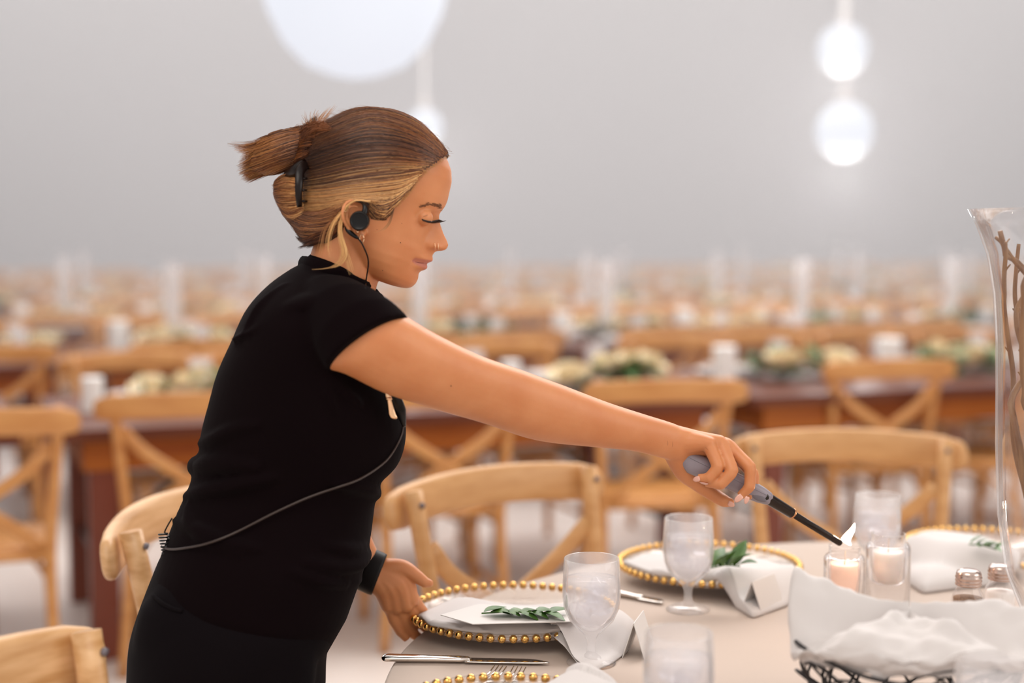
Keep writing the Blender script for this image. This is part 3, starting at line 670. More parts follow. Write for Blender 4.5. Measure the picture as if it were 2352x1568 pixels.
# ================================================================ the woman
DS = 2.0                                   # her mid plane
def skinmat():
    m = bpy.data.materials.new('skin'); m.use_nodes = True; nt = m.node_tree; b = nt.nodes['Principled BSDF']
    at = nt.nodes.new('ShaderNodeAttribute'); at.attribute_name = 'tint'
    tc = nt.nodes.new('ShaderNodeTexCoord'); n = nt.nodes.new('ShaderNodeTexNoise'); n.inputs['Scale'].default_value = 22; n.inputs['Detail'].default_value = 4; nt.links.new(tc.outputs['Object'], n.inputs['Vector'])
    r = nt.nodes.new('ShaderNodeValToRGB'); r.color_ramp.elements[0].position = .35; r.color_ramp.elements[1].position = .7
    r.color_ramp.elements[0].color = (.60, .225, .085, 1); r.color_ramp.elements[1].color = (.66, .275, .115, 1); nt.links.new(n.outputs[0], r.inputs[0])
    mx = nt.nodes.new('ShaderNodeMix'); mx.data_type = 'RGBA'; mx.inputs['B'].default_value = (.50, .17, .115, 1)
    nt.links.new(at.outputs['Fac'], mx.inputs['Factor']); nt.links.new(r.outputs[0], mx.inputs['A']); nt.links.new(mx.outputs['Result'], b.inputs['Base Color'])
    b.inputs['Roughness'].default_value = .46; b.inputs['Subsurface Weight'].default_value = .25; b.inputs['Subsurface Radius'].default_value = (1, .35, .15); b.inputs['Subsurface Scale'].default_value = .006
    n2 = nt.nodes.new('ShaderNodeTexNoise'); n2.inputs['Scale'].default_value = 420; nt.links.new(tc.outputs['Object'], n2.inputs['Vector'])
    bp = nt.nodes.new('ShaderNodeBump'); bp.inputs['Strength'].default_value = .12; bp.inputs['Distance'].default_value = .0006; nt.links.new(n2.outputs[0], bp.inputs['Height']); nt.links.new(bp.outputs[0], b.inputs['Normal'])
    return m
SKIN = skinmat()
TH = math.radians(20); ct, st = math.cos(TH), math.sin(TH)
def hp(s_, t_, y):                         # head frame: s forward, t up (px), y sideways (px, - = toward us)
    dx = s_ * ct + t_ * st; dy = -s_ * st + t_ * ct
    p = P(850 + dx, 480 - dy, DS); p.y += y * .000612; return p
def lin(tab, t): return float(np.interp(t, [a for a, b in tab], [b for a, b in tab]))
SF = [(-147, 112), (-145, 128), (-142, 142), (-136, 151), (-125, 157), (-112, 158.5), (-105, 156.5), (-100, 155.5), (-94, 158), (-89, 165), (-84, 169), (-78, 169.5), (-73, 166), (-70, 167.5), (-66, 173.5), (-62, 176.5), (-57, 174.5), (-52, 171), (-48, 171.8), (-44, 173), (-38.6, 176), (-36, 184), (-31, 193), (-25, 197.3), (-15.8, 198), (-5.8, 190), (8.3, 175.5), (24.6, 162.5), (38, 155), (45, 153.6), (55, 156.5), (65.7, 160), (80, 160.5), (97, 158.4), (124, 154.8), (147, 145), (165, 130), (178, 116), (200, 88), (215, 62), (224, 34), (227, 8)]
S0 = [(-147, 110), (-144, 132), (-136, 142), (-125, 148), (-112, 148), (-100, 149), (-83, 153), (-71, 155), (-62, 157), (-48, 157), (-35, 152), (-15, 148), (0, 147), (25, 149), (45, 151), (65, 158), (80, 160), (97, 158.4), (124, 154.8), (147, 145), (165, 130), (178, 116), (200, 88), (215, 62), (224, 34), (227, 8)]
SB = [(-147, 70), (-144, 40), (-135, 12), (-120, -12), (-100, -32), (-80, -60), (-60, -105), (-30, -150), (0, -168), (40, -176), (90, -178), (130, -166), (170, -136), (200, -94), (215, -56), (224, -18), (227, 4)]
WD = [(-147, 22), (-144, 44), (-136, 58), (-120, 72), (-100, 84), (-80, 92), (-60, 98), (-30, 106), (0, 111), (20, 113), (50, 115), (90, 120), (130, 119), (165, 108), (190, 92), (208, 70), (220, 42), (227, 8)]
SG = [(-147, 30), (-125, 34), (-105, 34), (-98, 32), (-92, 27), (-70, 27), (-60, 22), (-50, 16), (-44, 15), (-38, 19), (-28, 21), (-16, 17), (0, 12), (20, 10), (45, 12), (60, 30)]
def face_s(t, y, fa):                      # forward position of the face surface
    f0 = lin(S0, t); b = lin(SB, t); w_ = lin(WD, t); sc = b + (f0 - b) * .42
    q = max(0.0, 1 - (abs(y) / w_) ** 1.95) ** (1 / 1.95)
    return sc, sc + (f0 - sc) * q
def bumps(t, y):
    s = (lin(SF, t) - lin(S0, t)) * math.exp(-(abs(y) / lin(SG, t)) ** 2.2)
    g = lambda tc, yc, a, st_, sy: a * math.exp(-((t - tc) / st_) ** 2 - ((abs(y) - yc) / sy) ** 2)
    s += g(28, 34, -9, 13, 14) + g(24, 58, -5, 16, 18)            # eye socket
    s += g(58, 45, 4.5, 10, 26)                                    # brow ridge
    s += g(-28, 19, 9, 10, 8) + g(-29, 30, -3, 12, 5)              # wing of the nose and its crease
    s += g(-37, 11, -5, 4, 5)                                      # nostril
    s += g(-12, 62, 5, 26, 26)                                     # cheek
    s += g(-76, 40, -6, 9, 7)                                      # mouth corner
    s += g(-62, 25, 3, 6, 14) + g(-84, 18, 3.5, 7, 12) + g(-75, 20, -5, 2.6, 20)
    return s
def head_rings(n=160, L=210, tmin=-147, tmax=227):
    rings = []
    for i in range(L):
        t = tmin + (tmax - tmin) * (.5 - .5 * math.cos(math.pi * (i + .5) / L)) * 1.0
        f0 = lin(S0, t); b = lin(SB, t); w_ = lin(WD, t); sc = b + (f0 - b) * .42; r = []
        for j in range(n):
            a = 2 * math.pi * j / n; ca, sa = math.cos(a), math.sin(a)
            ex = 1.95 if ca > 0 else 2.1
            y = w_ * math.copysign(abs(sa) ** (2 / ex), sa); k = abs(ca) ** (2 / ex)
            s = sc + (f0 - sc) * k + bumps(t, y) * min(1, k * 2.2) if ca > 0 else sc - (sc - b) * k
            r.append(hp(s, t, y))
        rings.append(r)
    return rings
def V3(x, y, z): return Vector((x, y, z))
def pairs(mb, rows, n=28, ex=2.1, rounds=True):  # rows: (Lx, Ly, Rx, Ry, depth, half thickness)
    ss = []
    for lx, ly, rx, ry, d, hw in rows:
        a = P(lx, ly, d); b = P(rx, ry, d); A = (b - a) / 2; ss.append(((a + b) / 2, A, Vector((0, hw, 0)) - A.normalized() * 0))
    out = []
    m = len(ss)
    # smooth resample
    cs = spl([s[0] for s in ss], m * 4); As = spl([s[1] for s in ss], m * 4); Bs = spl([s[2] for s in ss], m * 4)
    return mb.sec(list(zip(cs, As, Bs)), n, ex, rounds)
def remesh(obj, vox):
    md = obj.modifiers.new('r', 'REMESH'); md.mode = 'VOXEL'; md.voxel_size = vox; md.use_smooth_shade = True
    dg = bpy.context.evaluated_depsgraph_get(); me = bpy.data.meshes.new_from_object(obj.evaluated_get(dg)); obj.modifiers.remove(md)
    return me
def vox(mb, v): 
    o = link('tmp', mb.mesh('tmp'), None, smooth=False); me = remesh(o, v); bpy.data.objects.remove(o); return me
def smooth_np(me, it, lam, wfun=None):
    n = len(me.vertices); co = np.empty(n * 3, 'f'); me.vertices.foreach_get('co', co); co = co.reshape(-1, 3).astype('d')
    e = np.empty(len(me.edges) * 2, 'i'); me.edges.foreach_get('vertices', e); e = e.reshape(-1, 2)
    deg = np.bincount(e.ravel(), minlength=n)[:, None].clip(1)
    w_ = wfun(co) if wfun else np.ones(n)
    for k in range(it):
        acc = np.stack([np.bincount(e[:, 0], co[e[:, 1], c], n) + np.bincount(e[:, 1], co[e[:, 0], c], n) for c in range(3)], 1)
        co += (acc / deg - co) * lam * w_[:, None]
    me.vertices.foreach_set('co', co.astype('f').ravel()); me.update(); return co
# ---- body
B = MB(); B.loft(head_rings())
# eyeballs with closed lids
for sy in (-1, 1):
    B.ball(hp(127, 25, sy * 50), 19.5 * .000612, 28)
# ear (both sides)
EARO = [(829, 471), (822, 462), (811, 460), (799, 464), (790, 474), (787, 487), (789, 502), (796, 517), (806, 532), (816, 542), (826, 545), (834, 540), (838, 530)]
def mirror(p): return Vector((p.x, 2 * DS - p.y, p.z))
for sd in (0, 1):
    fx = (lambda p: p) if sd == 0 else mirror
    ys = [1.934, 1.930, 1.926, 1.921, 1.917, 1.915, 1.916, 1.919, 1.923, 1.927, 1.930, 1.933, 1.937]
    pts = spl([fx(P(x, y, d)) for (x, y), d in zip(EARO, ys)], 40)
    B.tube(pts, [.0020 + .0006 * math.sin(k / 39 * 3.1) + (.0012 if k > 30 else 0) for k in range(40)], 10)
    cc = fx(P(815, 503, 1.931))
    ring = []
    for kk, dd in ((.02, .006), (.4, .0055), (.8, .002), (1.0, 0), (1.02, .012), (.8, .02), (.02, .022)):
        ring.append([cc + (p - cc) * kk + Vector((0, (dd if sd == 0 else -dd), 0)) for p in pts])
    B.loft(ring)
    an = spl([fx(P(x, y, 1.922)) for x, y in ((822, 475), (808, 474), (799, 484), (799, 500), (806, 514), (815, 522))], 20)
    B.tube(an, .0017, 8)
    B.ball(fx(P(836, 512, 1.933)), .0032, 12); B.ball(fx(P(827, 536, 1.930)), .0048, 12, (1, .55, 1.1))
# neck and core of the trunk
pairs(B, [(640, 720, 860, 735, 2.0, .085), (668, 650, 855, 690, 2.0, .064), (702, 610, 862, 668, 2.0, .054), (722, 560, 872, 630, 2.0, .051), (745, 500, 880, 560, 2.0, .050)], 32)
pairs(B, [(420, 1400, 700, 1440, 1.99, .13), (430, 1260, 800, 1320, 1.99, .12), (480, 1100, 835, 1140, 1.99, .11), (490, 980, 900, 1010, 1.99, .125), (560, 800, 870, 850, 1.985, .125), (620, 710, 850, 760, 1.985, .11), (660, 680, 845, 720, 2.0, .07)], 32)
# near (right) arm
ARM = [(745, 740, 690, 850, 1.93, .05), (820, 700, 730, 850, 1.875, .05), (905, 713, 785, 855, 1.85, .047), (1000, 766, 885, 903, 1.868, .043), (1100, 815, 1005, 941, 1.90, .040), (1200, 850, 1112, 972, 1.935, .0375), (1300, 887, 1228, 1010, 1.97, .036), (1400, 925, 1352, 1025, 2.005, .032), (1480, 951, 1452, 1035, 2.03, .0265), (1547, 972, 1522, 1052, 2.045, .0215), (1575, 986, 1548, 1058, 2.05, .020)]
pairs(B, [(b, c, a, a2, d, h) for (a, a2, b, c, d, h) in ARM], 30)
def finger(pts, rads, n=14):
    q = spl([P(*p) for p in pts], len(pts) * 5); m = len(q); rr = [float(np.interp(k / (m - 1) * (len(rads) - 1), range(len(rads)), rads)) for k in range(m)]
    B.tube(q, rr, n, rounds=True)
def finger2(pts, rads):                    # straight phalanges with bulging knuckles
    q = []; rr = []
    for i in range(len(pts) - 1):
        a, b = P(*pts[i]), P(*pts[i + 1])
        for k in range(5):
            u = k / 5; q.append(a.lerp(b, u)); rr.append((rads[i] + (rads[i + 1] - rads[i]) * u) * (1 - .07 * math.sin(math.pi * u)))
    q.append(P(*pts[-1])); rr.append(rads[-1])
    for _ in range(1):
        q = [q[0]] + [(q[k - 1] + q[k] * 4 + q[k + 1]) / 6 for k in range(1, len(q) - 1)] + [q[-1]]
    B.tube(q, rr, 14)
W0 = (1552, 1018, 2.05)
# back of the hand
for (x, y, d, r, r0) in ((1628, 1018, 2.040, .0105, .016), (1652, 1016, 2.050, .0115, .018), (1668, 1022, 2.062, .0115, .018), (1678, 1034, 2.074, .0105, .015)):
    finger([(W0[0], W0[1] - (8 if r0 > .017 else 0), 2.05), ((W0[0] + x) / 2, (W0[1] + y) / 2 - 3, (2.05 + d) / 2), (x, y, d)], [r0 + .004, .0165, r])
finger([(1552, 1022, 2.052), (1592, 1022, 2.056), (1625, 1028, 2.056)], [.021, .017, .012])
finger2([(1628, 1022, 2.040), (1650, 1072, 2.026), (1628, 1098, 2.027), (1604, 1098, 2.034)], [.0105, .0092, .0084, .0068])
finger2([(1656, 1018, 2.050), (1683, 1082, 2.026), (1655, 1112, 2.027), (1622, 1107, 2.036)], [.0115, .0098, .0090, .0072])
finger2([(1674, 1026, 2.062), (1724, 1073, 2.040), (1722, 1118, 2.036), (1700, 1139, 2.040)], [.0115, .0096, .0086, .0068])
finger2([(1680, 1036, 2.074), (1730, 1088, 2.066), (1731, 1124, 2.058), (1717, 1142, 2.054)], [.0108, .0094, .0082, .0062])
# thumb along the underside
finger([(1550, 1035, 2.056), (1572, 1080, 2.070), (1598, 1106, 2.074), (1640, 1136, 2.070), (1664, 1150, 2.062), (1676, 1153, 2.058)], [.0185, .0165, .0125, .0104, .0095, .0070])
finger([(1560, 1040, 2.056), (1582, 1078, 2.074), (1630, 1095, 2.078)], [.017, .013, .010])
# far (left) arm and hand with the palm toward us
pairs(B, [(720, 760, 840, 760, 2.12, .045), (640, 900, 740, 900, 2.15, .042), (640, 1050, 745, 1040, 2.17, .038), (735, 1170, 790, 1095, 2.16, .034), (790, 1262, 838, 1200, 2.145, .027), (822, 1330, 868, 1268, 2.135, .021), (838, 1350, 886, 1288, 2.132, .0185)], 24)
finger([(862, 1322, 2.132), (885, 1350, 2.132), (893, 1388, 2.132)], [.0225, .0215, .0135])
finger([(866, 1318, 2.132), (900, 1345, 2.132), (912, 1392, 2.132)], [.021, .0225, .0130])
finger([(870, 1314, 2.132), (915, 1340, 2.132), (932, 1388, 2.132)], [.0205, .0215, .0130])
finger([(872, 1312, 2.132), (922, 1328, 2.132), (945, 1376, 2.134)], [.020, .0175, .0120])
finger2([(890, 1380, 2.132), (905, 1424, 2.138), (920, 1450, 2.140), (936, 1468, 2.142)], [.0115, .0094, .0084, .0066])
finger2([(912, 1388, 2.134), (930, 1430, 2.146), (950, 1455, 2.156), (968, 1468, 2.168)], [.0118, .0098, .0088, .0070])
finger2([(932, 1384, 2.136), (955, 1420, 2.152), (978, 1440, 2.172), (1000, 1450, 2.192)], [.0118, .0098, .0088, .0070])
finger2([(946, 1372, 2.138), (968, 1402, 2.158), (990, 1424, 2.182), (1010, 1438, 2.200)], [.0115, .0094, .0084, .0068])
finger([(885, 1305, 2.130), (925, 1305, 2.128), (955, 1322, 2.126), (975, 1336, 2.125), (986, 1339, 2.125)], [.016, .0135, .0105, .0086, .0066])
body_me = vox(B, .00165)
hz0 = hp(150, 0, 0)
def wf(co):
    wv = np.ones(len(co))
    d = np.sqrt(((co - np.array(hp(90, -20, 0))) ** 2).sum(1)); face = d < .125
    wv[face] = .25
    hand = (co[:, 0] > .25) & (co[:, 1] < 2.3) ; wv[hand] = .3
    hand2 = (co[:, 0] > -.19) & (co[:, 2] < .93); wv[hand2] = .55
    return wv
co = smooth_np(body_me, 9, .5, wf)
ttips = np.zeros(len(co))
# lips tint
o_ = np.array(P(850, 480, DS)); sc_ = DS / F / cp
rel = co - o_
# invert head frame
ux = np.array(hp(100, 0, 0)) - np.array(hp(0, 0, 0)); uz = np.array(hp(0, 100, 0)) - np.array(hp(0, 0, 0))
ss_ = rel @ ux / (ux @ ux) * 100; tt_ = rel @ uz / (uz @ uz) * 100; yy_ = rel[:, 1] / .000612
up_edge = -58.5 - .20 * np.abs(yy_); lo_edge = -90.5 + .27 * np.abs(yy_)
m_ = np.clip((up_edge - tt_) / 3 + .5, 0, 1) * np.clip((tt_ - lo_edge) / 3 + .5, 0, 1) * np.clip((46 - np.abs(yy_)) / 6, 0, 1) * (ss_ > 110)
att = body_me.attributes.new('tint', 'FLOAT', 'POINT')
col = m_ * .9 + (np.exp(-((tt_ + 75) / 1.6) ** 2) * (np.abs(yy_) < 44) * (ss_ > 110)) * .5  # lip colour, plus shade of the mouth slit put into the tint
hx = np.array([proj(Vector(c))[:2] for c in co[(co[:, 0] > .2) | (co[:, 2] < .95)]]) if False else None
att.data.foreach_set('value', np.clip(col, 0, 1).astype('f'))
woman = link('person', body_me, SKIN)
tag(woman, 'woman in black t-shirt and trousers leaning over the table, lighting a candle with outstretched arm', 'person')
bvh = BVHTree.FromPolygons([v.co for v in body_me.vertices], [tuple(p.vertices) for p in body_me.polygons])
def hit(px, py, tree=None, d0=DS):
    r = ray(px, py).normalized(); h = (tree or bvh).ray_cast(CAM, r); return (h[0], h[1]) if h[0] else (P(px, py, d0), -r)
# ---- shirt
S = MB()
pairs(S, [(366, 1300, 796, 1422, 1.985, .165), (390, 1230, 838, 1300, 1.985, .155), (414, 1168, 852, 1225, 1.985, .138), (440, 1108, 862, 1150, 1.985, .126), (450, 1070, 874, 1110, 1.985, .127), (460, 1045, 912, 1070, 1.985, .130), (468, 985, 930, 1020, 1.985, .138), (484, 925, 930, 960, 1.985, .145), (506, 850, 915, 890, 1.985, .150), (538, 780, 890, 830, 1.985, .155), (572, 708, 868, 775, 1.985, .150), (618, 655, 856, 725, 1.985, .125), (668, 618, 852, 685, 1.99, .085), (692, 606, 846, 668, 1.995, .066)], 56)
# near shoulder and sleeve
def shoulder(mirror_=False):
    rows = [(P(730, 735, 1.99), P(800, 660, 1.99) - P(730, 735, 1.99), .075), (P(772, 740, 1.925), P(845, 660, 1.925) - P(772, 740, 1.925), .070),
            (P(800, 750, 1.875), P(880, 680, 1.875) - P(800, 750, 1.875), .062), (P(828, 770, 1.848), P(912, 702, 1.848) - P(828, 770, 1.848), .058), (P(847, 791, 1.842), P(938, 727, 1.842) - P(847, 791, 1.842), .056)]
    S.sec([(c, A, Vector((0, h, 0)) + A.normalized() * .0) for c, A, h in rows], 32, 2.1, rounds=True) if False else S.sec([(c, A, A.cross(rows[min(i + 1, 4)][0] - rows[max(i - 1, 0)][0]).normalized() * h) for i, (c, A, h) in enumerate(rows)], 32, 2.0, rounds=False)
shoulder()
S.tube([P(790, 740, 2.06), P(800, 760, 2.13), P(770, 850, 2.15)], [.07, .062, .058], 24)
pairs(S, [(560, 760, 700, 720, 1.90, .05), (640, 690, 800, 700, 1.90, .055)], 24)
def fold(pts, r): S.tube(spl([hitS(*p) for p in pts], 20), [r * 1.15 * (.35 + .65 * math.sin(math.pi * (k + .5) / 20) ** .6) for k in range(20)], 10)
tmp = vox(S, .006); tS = BVHTree.FromPolygons([v.co for v in tmp.vertices], [tuple(p.vertices) for p in tmp.polygons])
def hitS(px, py, push=0):
    h = tS.ray_cast(CAM, ray(px, py).normalized())
    if h[0]: return h[0] + h[1] * push
    n = tS.find_nearest(P(px, py, 1.985)); return n[0] + (P(px, py, 1.985) - n[0]) * .6
for pts, r in (([(452, 1072), (480, 1066), (530, 1064), (600, 1072)], .0125), ([(459, 1018), (490, 1006), (540, 984), (600, 975)], .008), ([(425, 1140), (470, 1128), (550, 1112), (640, 1095)], .010),
               ([(402, 1195), (450, 1215), (520, 1245), (600, 1262)], .010), ([(430, 1160), (440, 1200), (480, 1245), (560, 1275)], .009), ([(868, 1128), (850, 1122), (810, 1110), (760, 1112)], .010), ([(850, 1275), (820, 1295), (760, 1300), (690, 1290)], .010),
               ([(840, 1255), (800, 1262), (740, 1250)], .008), ([(760, 862), (790, 900), (830, 930)], .007), ([(745, 870), (755, 910), (770, 950)], .006), ([(930, 740), (880, 790), (800, 845)], .003), ([(560, 760), (600, 700), (660, 650)], .006), ([(800, 1340), (740, 1335), (660, 1310)], .008)):
    fold(pts, r)
def backfold(lx, ly, r, w_=.115, rise=0, a=215, side=-1):     # roll of cloth wrapped round the back (or the front)
    pts = []; n = 17
    for k in range(n):
        dy = -w_ + 2 * w_ * k / (n - 1); q = 1 - math.sqrt(max(0, 1 - (dy / .13) ** 2)); pts.append(P(lx - side * a * q, ly + rise * abs(dy) * 1000, 1.985 + dy))
    S.tube(pts, [r * (.3 + .7 * math.sin(math.pi * (k + .5) / n) ** .5) for k in range(n)], 12)
backfold(454, 1071, .0155, .12, -.10); backfold(467, 1019, .0085, .11, -.2); backfold(440, 1137, .009, .11, .15); backfold(418, 1180, .008, .10, .3)
backfold(861, 1132, .0105, .10, -.1, side=1); backfold(838, 1272, .0105, .09, .1, side=1); backfold(822, 1330, .007, .08, .1, side=1)
sh_me = vox(S, .0035); smooth_np(sh_me, 4, .5)
# cut to a clean hem and neck: drop faces below the hem line and above the neckline
def cut(me, test):
    bm = bmesh.new(); bm.from_mesh(me); fs = [f_ for f_ in bm.faces if test(f_.calc_center_median())]; bmesh.ops.delete(bm, geom=fs, context='FACES'); bm.to_mesh(me); bm.free()
shirt = link('t_shirt', sh_me, M['shirt'], woman)
col_pts = spl([P(x, y, d) for x, y, d in ((692, 603, 2.0), (712, 606, 1.957), (760, 622, 1.935), (815, 650, 1.945), (848, 664, 1.985), (852, 664, 2.015), (815, 650, 2.055), (760, 622, 2.065), (712, 606, 2.043), (692, 603, 2.0))], 48)[:-1]
mb = MB(); mb.tube(col_pts, [(.0045, .010)] * len(col_pts), 10, closed=True, flat=(.3, 0, 1)); mb.build('collar', M['shirt'], shirt)
# ---- trousers
S = MB()
pairs(S, [(372, 1275, 800, 1395, 1.985, .150), (345, 1345, 790, 1425, 1.985, .168), (322, 1410, 768, 1470, 1.985, .176), (308, 1470, 748, 1510, 1.985, .178), (302, 1568, 745, 1590, 1.985, .17)], 48, rounds=True)
for (d, dx, kx) in ((1.905, 0, -.03), (2.075, 12, .06)):
    fx = (d - 1.985) * 1.0
    hip = P(520 + dx, 1560, d); kn = Vector((hip.x + kx + .02, d, .47)); an = Vector((hip.x + kx * 1.6 - .01, d, .095))
    A = Vector((1, 0, 0)); Bv = Vector((0, 1, 0))
    S.sec([(hip + Vector((0, 0, .06)), A * .125, Bv * .088), (hip, A * .122, Bv * .088), (hip.lerp(kn, .5), A * .092, Bv * .078), (kn, A * .066, Bv * .062), (kn.lerp(an, .35), A * .064, Bv * .058), (an + Vector((0, 0, .03)), A * .05, Bv * .048), (an, A * .05, Bv * .05)], 28)
    mb = MB(); s0 = Vector((an.x, d, 0))
    prof = [(-.075, .02, .036, .055), (-.05, .034, .045, .085), (0, .038, .04, .075), (.06, .044, .032, .055), (.12, .046, .026, .042), (.165, .036, .02, .034), (.185, .015, .014, .024)]
    mb.sec([(s0 + Vector((x, 0, h * .5 + .002)), Vector((0, w_, 0)), Vector((0, 0, h * .5))) for x, w_, _, h in prof], 20, 2.6, rounds=False); mb.build('shoe', M['rubber'], woman)
tr_me = vox(S, .005); smooth_np(tr_me, 8, .5); trou = link('trousers', tr_me, M['trouser'], woman)
tT = BVHTree.FromPolygons([v.co for v in tr_me.vertices], [tuple(p.vertices) for p in tr_me.polygons])
q = [hit(x, y, tT, 1.95) for x, y in ((352, 1366), (372, 1384), (396, 1397), (420, 1404))]
mb = MB(); mb.tube(spl([p + n * .001 for p, n in q], 12), .0028, 8); mb.build('pocket_welt', M['trouser'], trou)
# ---- hair
HF = [(-125, -60), (-100, -40), (-60, 20), (0, 120), (60, 152), (100, 163), (130, 160), (155, 150), (178, 128), (200, 106), (214, 76), (224, 52), (232, 18), (235, -4)]
HBK = [(-128, -112), (-118, -128), (-100, -152), (-81, -184), (-60, -205), (-40, -214), (-28, -216), (-10, -208), (10, -198), (40, -196), (80, -203), (118, -203), (150, -178), (175, -148), (199, -121), (215, -88), (226, -50), (233, -26), (235, -12)]
HW = [(-128, 40), (-118, 62), (-100, 80), (-60, 101), (-30, 112), (0, 119), (40, 124), (90, 129), (130, 128), (165, 117), (190, 101), (208, 80), (222, 52), (232, 20), (235, 6)]
rings = []
for i in range(150):
    t = -128 + 363 * (.5 - .5 * math.cos(math.pi * (i + .5) / 150)); f0 = lin(HF, t); b = lin(HBK, t); w_ = lin(HW, t); sc = b + (f0 - b) * .5; r = []
    for j in range(150):
        a = 2 * math.pi * j / 150; ca, sa = math.cos(a), math.sin(a); ex = 2.1
        y = w_ * math.copysign(abs(sa) ** (2 / ex), sa); s = sc + (f0 - sc) * math.copysign(abs(ca) ** (2 / ex), ca)
        r.append(hp(s, t, y))
    rings.append(r)
mb = MB(); mb.loft(rings); hair_me = mb.mesh('hair')
POLY = [(1060, 330), (1030, 354), (1005, 370), (975, 390), (957, 413), (942, 434), (925, 453), (907, 472), (897, 490), (882, 503), (864, 506), (850, 500), (846, 478), (832, 466), (812, 458), (795, 466), (786, 480), (787, 500), (797, 522), (775, 545), (748, 553), (712, 556), (690, 575), (690, 800), (1200, 800), (1200, 330)]
def inpoly(x, y, PL=POLY):
    c = False; j = len(PL) - 1
    for i in range(len(PL)):
        if (PL[i][1] > y) != (PL[j][1] > y) and x < (PL[j][0] - PL[i][0]) * (y - PL[i][1]) / (PL[j][1] - PL[i][1]) + PL[i][0]: c = not c
        j = i
    return c
def nearside(p): return Vector((p.x, 2 * DS - p.y, p.z)) if p.y > DS else p
hbm = bmesh.new(); hbm.from_mesh(hair_me)
def face_region(p):
    q = nearside(p); x, y = proj(q); x2, y2 = proj(Vector((q.x, DS, q.z))); k = (DS - q.y) / .075
    return inpoly(x, y)
bmesh.ops.delete(hbm, geom=[f_ for f_ in hbm.faces if face_region(f_.calc_center_median())], context='FACES'); hbm.to_mesh(hair_me)
def hairmat(name, attr=True):
    m = bpy.data.materials.new(name); m.use_nodes = True; nt = m.node_tree; b = nt.nodes['Principled BSDF']
    at = nt.nodes.new('ShaderNodeAttribute'); at.attribute_name = 'Col'; 
    if attr: nt.links.new(at.outputs['Color'], b.inputs['Base Color'])
    else: b.inputs['Base Color'].default_value = (.05, .015, .006, 1)
    b.inputs['Roughness'].default_value = .38; b.inputs['Specular IOR Level'].default_value = .55; return m
HM = hairmat('hair_strands'); HB_ = hairmat('hair_base', False)
hair = link('hair', hair_me, HB_, woman)
# tuft above the claw
S = MB()
S.sec([(P(715, 320, 2.0), P(722, 290, 2.0) - P(708, 350, 2.0), V3(0, .022, 0)), (P(680, 340, 2.0), (P(672, 300, 2) - P(682, 382, 2)) * .5, V3(0, .028, 0)), (P(640, 350, 2.0), (P(630, 308, 2) - P(648, 394, 2)) * .5, V3(0, .03, 0)), (P(605, 362, 2.0), (P(598, 328, 2) - P(612, 398, 2)) * .5, V3(0, .026, 0)), (P(585, 374, 2.0), (P(580, 350, 2) - P(590, 396, 2)) * .5, V3(0, .018, 0)), (P(572, 382, 2.0), (P(570, 374, 2) - P(574, 390, 2)) * .5, V3(0, .008, 0))], 20, rounds=False)
S.sec([(P(695, 440, 2.0), (P(700, 402, 2) - P(690, 490, 2)) * .5, V3(0, .05, 0)), (P(665, 447, 2.0), (P(668, 403, 2) - P(660, 500, 2)) * .5, V3(0, .042, 0)), (P(645, 440, 2.0), (P(650, 405, 2) - P(642, 478, 2)) * .5, V3(0, .03, 0)), (P(631, 434, 2.0), (P(634, 412, 2) - P(630, 452, 2)) * .5, V3(0, .016, 0))], 24, rounds=False)
tuft_me = vox(S, .003); smooth_np(tuft_me, 4, .5); tuft = link('hair_knot', tuft_me, HB_, hair)
hv = [v.co.copy() for v in hair_me.vertices]; hf = [tuple(p.vertices) for p in hair_me.polygons]; n0 = len(hv)
hv += [v.co.copy() for v in tuft_me.vertices]; hf += [tuple(i + n0 for i in p.vertices) for p in tuft_me.polygons]
bv0 = len(hv); tH = BVHTree.FromPolygons(hv, hf)
DK = (.018, .005, .003); BR = (.10, .028, .009); CO = (.32, .105, .028); GO = (.55, .25, .07); BL = (.85, .50, .20)
class Strands:
    def __init__(s): s.v = []; s.f = []; s.c = []
    def add(s, pts, r, col0, col1, mir=True, n=3):
        for mm in ((0, 1) if mir else (0,)):
            b0 = len(s.v); m = len(pts)
            for i, p in enumerate(pts):
                q = mirror(p) if mm else p; rr = r * (1 if i < m * .6 else max(.15, 1 - (i / (m - 1) - .6) * 1.9)); u = i / (m - 1)
                t = (pts[min(i + 1, m - 1)] - pts[max(i - 1, 0)]).normalized(); x = t.cross(Vector((0, 1, .1))).normalized(); y = t.cross(x)
                for k in range(n):
                    a = 6.2832 * k / n; s.v.append(q + (x * math.cos(a) + y * math.sin(a)) * rr); s.c.append(tuple(col0[z] + (col1[z] - col0[z]) * u for z in range(3)))
            for i in range(m - 1):
                for k in range(n): s.f.append((b0 + i * n + k, b0 + i * n + (k + 1) % n, b0 + (i + 1) * n + (k + 1) % n, b0 + (i + 1) * n + k))
    def build(s, name, parent):
        me = bpy.data.meshes.new(name); me.from_pydata([tuple(v) for v in s.v], [], s.f); a = me.color_attributes.new('Col', 'FLOAT_COLOR', 'POINT')
        a.data.foreach_set('color', np.hstack([np.array(s.c), np.ones((len(s.c), 1))]).astype('f').ravel()); return link(name, me, HM, parent)
def gp(g, u):
    q = u * (len(g) - 1); i = min(int(q), len(g) - 2); f_ = q - i
    a = g[max(i - 1, 0)]; b = g[i]; c = g[i + 1]; d = g[min(i + 2, len(g) - 1)]
    return tuple(.5 * (2 * b[k] + (c[k] - a[k]) * f_ + (2 * a[k] - 5 * b[k] + 4 * c[k] - d[k]) * f_ ** 2 + (3 * b[k] - a[k] - 3 * c[k] + d[k]) * f_ ** 3) for k in (0, 1))
def lerpc(a, b, t): return tuple(a[k] + (b[k] - a[k]) * t for k in range(3))
rs = random.Random(11)
ST = Strands()
